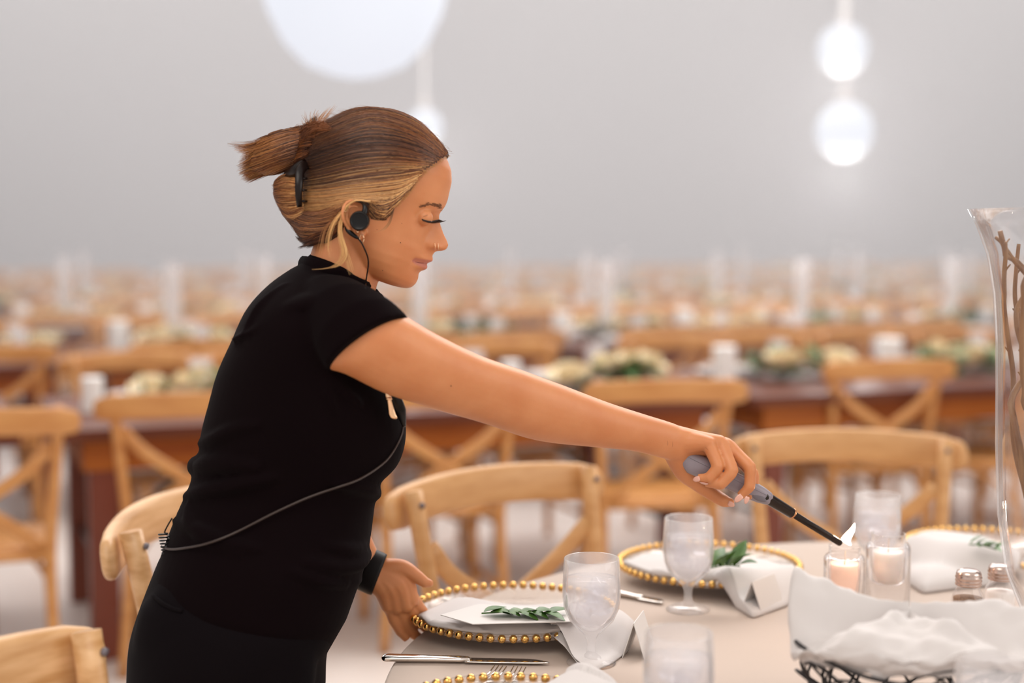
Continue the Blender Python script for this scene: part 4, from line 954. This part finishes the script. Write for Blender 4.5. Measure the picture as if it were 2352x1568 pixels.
def flow(guides, count, colf, lift=(.0002, .0024), jit=3.0, seg=16, r=(.00022, .00042), mir=True, trim=.1, tree=None, d0=DS, over=0, wave=1.5):
    for k in range(count):
        q = rs.random() * (len(guides) - 1); i = int(q); f_ = q - i; u0 = rs.random() * trim; u1 = 1 - rs.random() * trim + over * rs.random() * 0
        lf = rs.uniform(*lift); ph = rs.uniform(0, 6); fr = rs.uniform(2, 5); am = rs.uniform(0, wave); jx, jy = rs.gauss(0, jit * .4), rs.gauss(0, jit * .4); pts = []
        last = None
        for s_ in range(seg):
            u = u0 + (u1 - u0) * s_ / (seg - 1); a = gp(guides[i], u); b = gp(guides[i + 1], u)
            x = a[0] + (b[0] - a[0]) * f_ + jx + am * math.sin(ph + fr * u); y = a[1] + (b[1] - a[1]) * f_ + jy + am * math.cos(ph + fr * u * 1.3)
            h = (tree or tH).ray_cast(CAM, ray(x, y).normalized())
            if h[0] and abs(h[0].y - DS) < .13: nn = h[1] if h[1].y < 0 else -h[1]; p = h[0] + nn * lf * min(1, .25 + 3 * u * (1 - u) + .2); last = p.y
            else: p = P(x, y, last if last else d0)
            pts.append(p)
        c0, c1 = colf(q, k); v_ = rs.uniform(.72, 1.25); ST.add(pts, rs.uniform(*r), tuple(z * v_ for z in c0), tuple(z * v_ for z in c1), mir)
G = [[(1028, 353), (985, 303), (940, 269), (880, 250), (820, 250), (760, 274), (712, 304)], [(1024, 358), (978, 318), (920, 288), (855, 276), (785, 296), (715, 325)], [(1014, 365), (965, 335), (905, 316), (835, 314), (765, 335), (703, 355)],
     [(1000, 373), (950, 360), (890, 352), (820, 357), (750, 377), (698, 392)], [(984, 384), (935, 388), (875, 392), (808, 402), (745, 415), (696, 422)], [(966, 402), (925, 422), (865, 432), (800, 438), (742, 446), (696, 446)],
     [(952, 420), (910, 446), (862, 452), (810, 456), (750, 468), (698, 470)], [(936, 440), (900, 462), (862, 462), (815, 460), (762, 480), (700, 492)]]
def colG(q, k):
    z = rs.random(); x = q / 7 + rs.gauss(0, .07)
    if x > .62: base = BL if z < .36 else GO if z < .66 else CO if z < .85 else BR
    elif x > .42: base = GO if z < .18 else CO if z < .5 else BR if z < .85 else DK
    elif x > .2: base = CO if z < .18 else BR if z < .7 else DK
    else: base = CO if z < .5 else GO if z < .66 else BR
    end = lerpc(base, BR if x < .7 else GO, .45); end = tuple(e * (.42 if .2 < x < .62 else .85) for e in end)  # middle strands darken toward the claw, shade put into the hair colour
    return base, end
flow(G, 3200, colG)
G2 = [[(945, 425), (908, 452), (880, 462), (862, 463), (846, 458)], [(940, 434), (904, 464), (884, 476), (864, 474), (848, 464)], [(936, 438), (905, 470), (885, 490), (866, 486), (848, 470)], [(925, 455), (902, 482), (884, 498), (864, 494), (846, 474)], [(915, 466), (898, 494), (880, 504), (858, 502), (840, 480)]]
flow(G2, 1100, lambda q, k: ((BL, GO) if rs.random() < .3 else (CO, BR) if rs.random() < .5 else (BR, DK)), lift=(.0005, .003), wave=3)
G3 = [[(815, 457), (790, 462), (760, 475), (728, 485), (698, 486)], [(800, 462), (782, 478), (756, 494), (722, 500), (690, 492), (662, 482)], [(790, 478), (776, 500), (745, 510), (710, 514), (680, 508), (656, 492)], [(788, 495), (774, 518), (742, 528), (708, 530), (684, 526), (668, 510)], [(794, 515), (774, 540), (740, 548), (714, 552), (696, 546), (682, 530)]]
flow(G3, 900, lambda q, k: ((GO, CO) if rs.random() < .35 else (CO, BR) if rs.random() < .6 else (BR, DK)))
G4 = [[(698, 402), (672, 396), (650, 402), (632, 414)], [(696, 425), (670, 420), (648, 422), (626, 426)], [(696, 445), (672, 446), (650, 446), (628, 446)], [(697, 470), (675, 478), (654, 478), (636, 466)], [(700, 490), (682, 500), (668, 502), (652, 492)]]
flow(G4, 620, lambda q, k: ((BL, CO) if rs.random() < .25 else (GO, CO) if rs.random() < .5 else (CO, BR)), trim=.04)
# knot tuft, wisps
G5 = [[(745, 286), (700, 296), (655, 303), (610, 316), (575, 330), (520, 328)], [(735, 300), (690, 308), (640, 320), (595, 340), (556, 356)], [(720, 320), (680, 330), (635, 345), (588, 362), (545, 382)], [(712, 340), (675, 352), (632, 366), (585, 385), (548, 400)], [(708, 356), (672, 376), (635, 390), (595, 405), (566, 420)]]
flow(G5, 1300, lambda q, k: ((CO, GO) if rs.random() < .45 else (BR, CO) if rs.random() < .8 else (DK, BR)), lift=(.0003, .005), jit=6, mir=True, trim=.28, wave=4)
flow([[(720, 300), (735, 290), (760, 262), (780, 236)], [(720, 305), (725, 285), (738, 262), (756, 245)], [(715, 305), (705, 290), (694, 275), (686, 260)]], 90, lambda q, k: (CO, GO), jit=7, mir=False, trim=.5, wave=4, r=(.00016, .0003))
flow([[(752, 288), (722, 292), (700, 300), (690, 318)], [(762, 300), (738, 302), (712, 312), (700, 330)]], 160, lambda q, k: (CO, BR), lift=(.001, .007), jit=8, wave=6, trim=.2)
# loose face-framing locks hanging from behind the ear onto the collar
def lock(pix, n, spread, d, c, mir=False):
    for k in range(n):
        e = rs.gauss(0, spread); e2 = rs.gauss(0, spread); u1 = rs.uniform(.7, 1); pts = [P(x + e * (i / 3 + .3) , y + e2 * .3, d + .002 * rs.random()) for i, (x, y) in enumerate(pix)]
        pts = spl(pts, 18); pts = pts[:int(18 * u1)]; ST.add(pts, rs.uniform(.00022, .00042), c, lerpc(c, BL, .6), mir)
lock([(850, 462), (812, 462), (782, 490), (762, 520), (752, 560), (756, 605)], 30, 2.2, 1.915, BL)
lock([(800, 475), (785, 505), (783, 540), (792, 575), (785, 600), (760, 615), (700, 620)], 44, 3.2, 1.918, BL)
lock([(792, 480), (780, 520), (790, 560), (802, 600), (812, 640)], 26, 3.5, 1.922, BL)
lock([(770, 500), (748, 525), (740, 560), (735, 590)], 8, 4, 1.926, CO)
lock([(905, 478), (895, 510), (880, 528), (862, 535)], 5, 3, 1.918, BR)
G6 = [[(790, 500), (765, 530), (735, 545), (708, 556), (694, 562)], [(800, 520), (775, 545), (748, 556), (724, 562), (706, 568)], [(760, 520), (720, 535), (700, 545), (684, 545), (676, 540)]]
flow(G6, 500, lambda q, k: ((CO, BR) if rs.random() < .4 else (BR, DK)), lift=(.0003, .004), wave=3, trim=.3)
for k in range(260):                       # fine hairs along the hairline and crown
    u = rs.random(); g = [(1030, 354), (1005, 371), (978, 390), (957, 414), (940, 437), (925, 455), (907, 474)]
    x, y = gp(g, u); L = rs.uniform(4, 16); a = rs.uniform(-.5, .5); pts = []
    for i in range(6):
        xx = x + 6 - (i / 5) * L * 1.2; yy = y + 4 + a * i - (i / 5) * L * .5; h = bvh.ray_cast(CAM, ray(xx, yy).normalized())
        pts.append(h[0] + h[1] * .0006 if h[0] else P(xx, yy, DS))
    if max(abs(p.y - pts[0].y) for p in pts) < .03: ST.add(pts[::-1], .00016, GO, BL)
for k in range(70):                        # flyaways on the outline
    u = rs.random(); g = [(1035, 350), (990, 298), (942, 266), (880, 248), (820, 250), (770, 268), (720, 298)]
    x, y = gp(g, u); L = rs.uniform(14, 46); hh = rs.uniform(2, 8); pts = [P(x - L * i / 7 + 8, y + 4 + (-hh * math.sin(i / 7 * 2.6)) + (u - .45) * L * -.5 * i / 7, DS + rs.uniform(-.002, .002)) for i in range(8)]
    ST.add(pts, .00012, CO, GO, False)
ST.build('hair_strands', hair)
# claw clip
mb = MB()
for sd in (0, 1):
    fx = (lambda p: p) if sd == 0 else mirror
    pts = spl([fx(P(x, y, d)) for x, y, d in ((706, 372, 1.955), (690, 392, 1.935), (687, 420, 1.925), (686, 448, 1.925), (688, 474, 1.932))], 18)
    mb.tube(pts, [(.0075 * (1 - .5 * k / 17), .0028) for k in range(18)], 10, flat=(0, 1, 0))
    for k in range(4): mb.tube([pts[3 + 4 * k], pts[3 + 4 * k] + Vector((.010, .006 if sd == 0 else -.006, .0))], [.0022, .0014], 6)
mb.tube(spl([P(655, 402, 1.99), P(668, 398, 1.975), P(684, 388, 1.955), P(700, 372, 1.955)], 10), [.003, .005, .007, .008, .009, .009, .009, .008, .007, .006], 10)
mb.tube([P(698, 378, 1.955), P(698, 378, 2.045)], .0045, 10)
mb.build('claw_clip', M['claw'], hair)
# ---- face details
def strip(pix, rad, m, name, lift=.0006, tree=None, parent=woman, mir=True):
    pts = []
    for x, y in pix: h, n = hit(x, y, tree); pts.append(h + n * lift)
    pts = spl(pts, max(10, len(pix) * 4)); k = len(pts); rr = [float(np.interp(i / (k - 1) * (len(rad) - 1), range(len(rad)), rad)) for i in range(k)]
    for mm in ((0, 1) if mir else (0,)):
        mb = MB(); mb.tube([mirror(p) for p in pts] if mm else pts, rr, 8); o = mb.build(name, m, parent)
    return pts
mb0 = MB(); EB = []
for mm in (0, 1):
    mb = MB(); r2 = random.Random(4)
    for k in range(130):                   # eyebrow hairs
        u = r2.random(); g = [(966, 475), (980, 470), (995, 469), (1007, 472), (1015, 477)]
        x, y = gp(g, u); y += r2.gauss(0, 1.0 + 1.6 * u); h, n = hit(x, y)
        if abs(h.y - DS) > .1: continue
        x2, y2 = x - 5 + r2.gauss(0, 1), y - 1.2 + r2.gauss(0, .8) + (1 - u) * 1.5; h2, n2 = hit(x2, y2)
        a, b = h + n * .0003, h2 + n2 * .0008
        if (a - b).length > .008: continue
        mb.tube([mirror(a), mirror(b)] if mm else [a, b], [.00038, .00014], 4, rounds=False)
    mb.build('eyebrow', M['brow'], woman)
    mb = MB(); g = [(969, 503), (977, 506.5), (986, 508.5), (995, 508.5), (1003, 506.5), (1008, 504.5)]
    ln = []
    for k in range(12):
        x, y = gp(g, k / 11); h, n = hit(x, y); ln.append(h + n * .0004)
    ln = [p for p in ln if abs(p.y - DS) < .09]
    L2 = [mirror(p) for p in ln] if mm else ln
    mb.tube(L2, [.0006 + .0008 * math.sin(math.pi * i / (len(L2) - 1)) for i in range(len(L2))], 6)
    for k in range(34):
        q = k / 33 * (len(ln) - 1); i = min(int(q), len(ln) - 2); p = ln[i].lerp(ln[i + 1], q - i); u = k / 33
        tip = p + Vector((.002 + .0075 * u, -.004 * (1 - u) - .001, -.0028 + .0016 * u)) ; md = p.lerp(tip, .5) + Vector((.0004, -.0004, -.0012))
        pts = [p, md, tip]; mb.tube([mirror(z) for z in pts] if mm else pts, [.0003, .00024, .00008], 4, rounds=False)
    mb.build('eyelashes', M['lash'], woman)
strip([(972, 498), (982, 493.5), (993, 492.5), (1001, 495)], [.0002, .0004, .0002], mat('lid_crease_shade', (.40, .17, .09), .6), 'eyelid_crease_shade', .0000)  # darker strip stands in for shade in the eyelid crease
strip([(952, 600.5), (962, 603), (972, 604), (982, 603.5)], [.0002, .0007, .0006, .0004], mat('mouth_shade_line', (.22, .05, .035), .6), 'mouth_shade_line', -.0002, mir=False)  # dark strip paints the shade between the lips
# jewellery
def ring3(c, r, th, m, name, ax=(1, 0, 0), arc=(0, 6.2832), sc=(1, 1)):
    a = Vector(ax).normalized(); x = a.cross(Vector((0, 0, 1))).normalized(); z = x.cross(a); n = 20
    pts = [c + x * r * sc[0] * math.cos(arc[0] + (arc[1] - arc[0]) * k / n) + z * r * sc[1] * math.sin(arc[0] + (arc[1] - arc[0]) * k / n) for k in range(n + 1)]
    mb = MB(); mb.tube(pts, th, 6); o = mb.build(name, m, woman); o['label'] = 'thin gold ring' if 'ring' in name else 'gold jewel'; return o
for x in (998.5, 1006):
    h, n = hit(x, 565); pts = spl([h + V3(0, -.0004, .0045), h + V3(.0004, -.0014, .001), h + V3(.0005, -.0012, -.0035), h + V3(-.0002, .001, -.006)], 12)
    mb = MB(); mb.tube(pts, .00045, 6); mb.build('nose_ring', M['golds'], woman)
ring3(P(831, 548, 1.926), .0042, .0008, M['golds'], 'hoop_earring', (0.2, 1, 0), (0, 6.28), (.7, 1.3))
ring3(P(790, 486, 1.918), .0035, .0005, M['golds'], 'helix_ring', (0.3, .3, 1))
mb = MB(); mb.ball(P(821, 532, 1.921), .0018, 10); mb.build('stud_earring', M['golds'], woman)
# moles
mo = mat('mole', (.12, .04, .02), .7)
for x, y, r in ((920, 557, .0008), (879, 621, .0007), (1036, 886, .0010), (866, 527, .0005), (923, 513, .0005)):
    h, n = hit(x, y); mb = MB(); mb.ball(h, r, 8); mb.build('mole', mo, woman)
# nails
def nail(px, py, dx, dy, L, W, d=None, tipw=.6):
    h, n = hit(px, py)
    if d: h = P(px, py, d)
    a = (P(px + dx, py + dy, h.y) - P(px, py, h.y)).normalized(); a = (a - n * a.dot(n)).normalized(); b = a.cross(n).normalized(); mb = MB()
    mb.sec([(h + a * L * u + n * (.0008 + .0006 * u - .0010 * (u ** 2)), b * W * w_, n * .0007) for u, w_ in ((-.35, .75), (0, 1), (.5, .95), (.85, .7), (1.1, .25))], 14, rounds=False); mb.build('fingernail', M['nail'], woman)
nail(1604, 1099, -10, 2, .0075, .0040); nail(1622, 1110, -10, 0, .0082, .0044); nail(1700, 1141, -10, 9, .0095, .0044); nail(1716, 1144, -3, 9, .0075, .0034); nail(1676, 1156, 10, 4, .0070, .0040)
cr = mat('skin_crease_shade', (.46, .17, .075), .6)  # darker skin colour for strips that paint shade in the hand's creases
for pix in ([(1531, 1006), (1534, 1020), (1527, 1038)], [(1543, 1003), (1545, 1022), (1540, 1040)], [(1553, 1000), (1552, 1012)], [(1620, 1026), (1627, 1034)], [(1634, 1024), (1628, 1040)]):
    strip(pix, [.0001, .0004, .0001], cr, 'skin_crease_shade', -.0001, mir=False)
# ---- wrist band
c0 = P(853, 1312, 2.135); axv = (P(886, 1288, 2.13) - P(800, 1245, 2.14)); axv = (P(868, 1320, 2.133) - P(846, 1307, 2.136)).normalized()
e1 = (P(870, 1268, 2.134) - P(838, 1350, 2.134)) / 2; e1 = e1 * 1.04; axv = (axv - e1.normalized() * axv.dot(e1.normalized())).normalized(); e2 = Vector((0, .0225, 0))
rings = []
for (o_s, k) in ((-.0135, 1.0), (-.0135, 1.07), (-.009, 1.10), (.009, 1.10), (.0135, 1.07), (.0135, 1.0)):
    rings.append([c0 + axv * o_s + e1 * k * math.cos(2 * math.pi * j / 40) + e2 * k * math.sin(2 * math.pi * j / 40) for j in range(40)])
mb = MB(); mb.loft(rings, cap=False, closed=True); o = mb.build('wrist_band', M['rubber'], woman); o['label'] = 'wide matt black wrist band'
# ---- earpiece with its cable and talk box
ep = empty('radio_earpiece', P(826, 507, 1.92)); tag(ep, "black radio earpiece in the woman's ear with cable to a clip on her shirt", 'earpiece'); E0 = ep.location
def loc(mb, name, m): 
    mb.v = [tuple(Vector(v) - E0) for v in mb.v]; return mb.build(name, m, ep)
mb = MB(); c = P(826, 507, 1.912)
mb.loft([[c + Vector((math.cos(a) * r * .0135, z, math.sin(a) * r * .0135)) for a in [2 * math.pi * j / 36 for j in range(36)]] for r, z in ((.55, .014), (.9, .010), (1, .004), (1, -.001), (.93, -.005), (.84, -.0065), (.78, -.0055), (.74, -.0052), (.01, -.0052))]); loc(mb, 'earbud', M['plastic'])
mb = MB(); mb.tube(spl([P(832, 500, 1.912), P(837, 488, 1.912), P(838, 474, 1.914), (P(830, 464, 1.922)), P(816, 461, 1.926)], 16), [.0048, .0047, .0046, .0045, .0043, .004, .0038, .0034, .003, .0026, .0024, .0022, .002, .0018, .0017, .0016], 12); loc(mb, 'ear_hook', M['plastic'])
mb = MB(); mb.tube(spl([P(794, 520, 1.925), P(800, 530, 1.922), P(811, 539, 1.921), P(822, 547, 1.92)], 10), [.0018, .0024, .003, .0032, .0034, .0034, .0032, .0030, .0026, .0018], 10); loc(mb, 'cable_sleeve', M['plastic'])
def surf(x, y, off=.003, d0=1.9):
    r = ray(x, y).normalized(); best = None
    for tr in (bvh, tS2, tT):
        h = tr.ray_cast(CAM, r)
        if h[0] and (best is None or h[0].y < best.y): best = h[0]
    return (best - r * off) if best else P(x, y, d0)
tS2 = BVHTree.FromPolygons([v.co for v in sh_me.vertices], [tuple(p.vertices) for p in sh_me.polygons])
mb = MB(); mb.tube(spl([P(822, 547, 1.92), P(830, 557, 1.922), P(838, 573, 1.925), P(845, 592, 1.93), P(846, 610, 1.935), P(843, 630, 1.94), surf(840, 650, .002), surf(839, 662, .001)], 40), .0011, 8); loc(mb, 'cable', M['plastic'])
CB = [(926, 977), (924, 995), (914, 1018), (900, 1042), (885, 1060), (862, 1078), (840, 1092), (815, 1105), (780, 1117), (740, 1130), (700, 1145), (660, 1163), (620, 1182), (580, 1203), (540, 1223), (500, 1240), (460, 1252), (425, 1258), (400, 1261), (382, 1259), (370, 1254)]
mb = MB(); pts = []
CB = [tuple(gp(CB, k / 59)) for k in range(60)]
for x, y in CB: pts.append(surf(x, y, .0045, 1.93))
for i in range(len(pts)):
    if i and abs(pts[i].y - pts[i - 1].y) > .05: pts[i] = P(*CB[i], pts[i - 1].y)
for _ in range(2): pts = [pts[0]] + [pts[k] * .5 + (pts[k - 1] + pts[k + 1]) * .25 - Vector((0, .0006, 0)) for k in range(1, len(pts) - 1)] + [pts[-1]]
mb.tube(spl(pts, 90), .0016, 8); loc(mb, 'cable', mat('cable_brown', (.035, .02, .016), .4))
zc = P(384, 1240, pts[-1].y - .004); hel = []
for k in range(120): a = k / 120 * 2 * math.pi * 7; hel.append(zc + Vector((.0068 * math.cos(a) - .0005 * k / 12, .006 * math.sin(a), -.020 + .030 * k / 120)))
mb = MB(); mb.tube(hel, .0011, 6); mb.tube(spl([hel[-1], P(378, 1222, 1.93), P(386, 1205, 1.925), P(395, 1190, 1.92)], 12), .0011, 6); mb.tube([P(378, 1258, 1.925), P(384, 1262, 1.925), P(388, 1258, 1.925)], .0045, 8); loc(mb, 'coiled_cable', M['plastic'])
q0, q1, q2 = P(907, 908, 1.905), P(920, 945, 1.915), P(928, 977, 1.935)
mb = MB(); mb.sec([(q0, V3(.0075, 0, 0), V3(0, .006, 0)), (q0.lerp(q1, .4), V3(.0085, 0, 0), V3(0, .0075, 0)), (q0.lerp(q1, .85), V3(.0085, 0, 0), V3(0, .0075, 0)), (q1, V3(.0075, 0, 0), V3(0, .007, 0)), (q1.lerp(q2, .4), V3(.006, 0, 0), V3(0, .0055, 0)), (q2, V3(.003, 0, 0), V3(0, .003, 0))], 16, 3.2); loc(mb, 'talk_box', M['plastic'])
mb = MB(); a, b = P(890, 903, 1.885), P(904, 957, 1.885)
mb.sec([(a, V3(.0035, 0, 0), V3(0, .003, 0)), (a.lerp(b, .25), V3(.0045, 0, 0), V3(0, .003, 0)), (a.lerp(b, .3), V3(.0028, 0, 0), V3(0, .0022, 0)), (b - V3(.002, 0, -.004), V3(.0048, 0, 0), V3(0, .0022, 0)), (b, V3(.0048, 0, 0), V3(0, .0018, 0))], 12, 3); mb.tube([P(886, 916, 1.883), P(899, 914, 1.883)], .0022, 8); loc(mb, 'metal_clip', M['golds'])
# ---- lighter in her hand
LA = P(1562, 1046, 2.053); LB = P(1762, 1143, 2.062); LT = P(1930, 1247, 2.125); lt = empty('gas_lighter', LA); tag(lt, 'grey long-necked gas lighter with black tube held to the candle', 'lighter')
ld = (LB - LA).normalized(); ln_ = Vector((ld.z, 0, -ld.x)).normalized() * -1
if ln_.z < 0: ln_ = -ln_
lw = ld.cross(ln_).normalized(); HL = (LB - LA).length
mb = MB(); mb.sec([(ld * HL * u + ln_ * o_, ln_ * h_, lw * w_) for u, o_, h_, w_ in ((.0, .002, .0095, .006), (.05, .001, .0125, .010), (.14, -.002, .0160, .0125), (.25, -.001, .0165, .0130), (.4, 0, .0150, .0125), (.55, 0, .0142, .0120), (.7, 0, .0140, .0118), (.82, .0, .0138, .0115), (.92, 0, .0125, .0108), (.99, 0, .0105, .0095))], 36, 2.5); h_ = mb.build('handle', M['grey'], lt)
mb = MB(); mb.sec([(ld * HL * u + ln_ * .004 - lw * .0, ln_ * .0006, lw * w_ * 1.012) for u, w_ in ((.0, .006), (.05, .010), (.14, .0125), (.25, .0130), (.4, .0125), (.55, .0120), (.7, .0118), (.82, .0115), (.92, .0108), (.99, .0095))], 20, 2.5); mb.build('seam', M['greyd'], lt)
mb = MB(); cN = ld * HL * .90 - ln_ * .004; sg = -1 if (LA + cN - lw * .01).y < (LA + cN + lw * .01).y else 1
mb.sec([(cN + ld * .012 * u + lw * sg * .0100, ln_ * .0052 * math.sqrt(max(.02, 1 - u * u)), lw * .0012) for u in (-1, -.7, -.3, .1, .5, .85, 1)], 16); mb.build('window', M['greyd'], lt)
td = (LT - LB).normalized(); t0 = LB - LA; TL = (LT - LB).length
mb = MB(); mb.tube([t0 - td * .008, t0 + td * .005, t0 + td * .052, t0 + td * .054], [.0088, .0086, .0078, .0074], 24, rounds=False); mb.build('collar_tube', M['tube'], lt)
mb = MB(); mb.tube([t0 + td * .05, t0 + td * (TL - .002), t0 + td * TL], [.0052, .0052, .0046], 24, rounds=False); mb.build('nozzle_tube', M['tube'], lt)
mb = MB(); mb.tube([t0 + td * .0525, t0 + td * .055], [.0080, .0080], 24, rounds=False); mb.build('trim_ring', mat('copper', (.7, .35, .18), .25, 1), lt)
scn.view_layers[0].update()
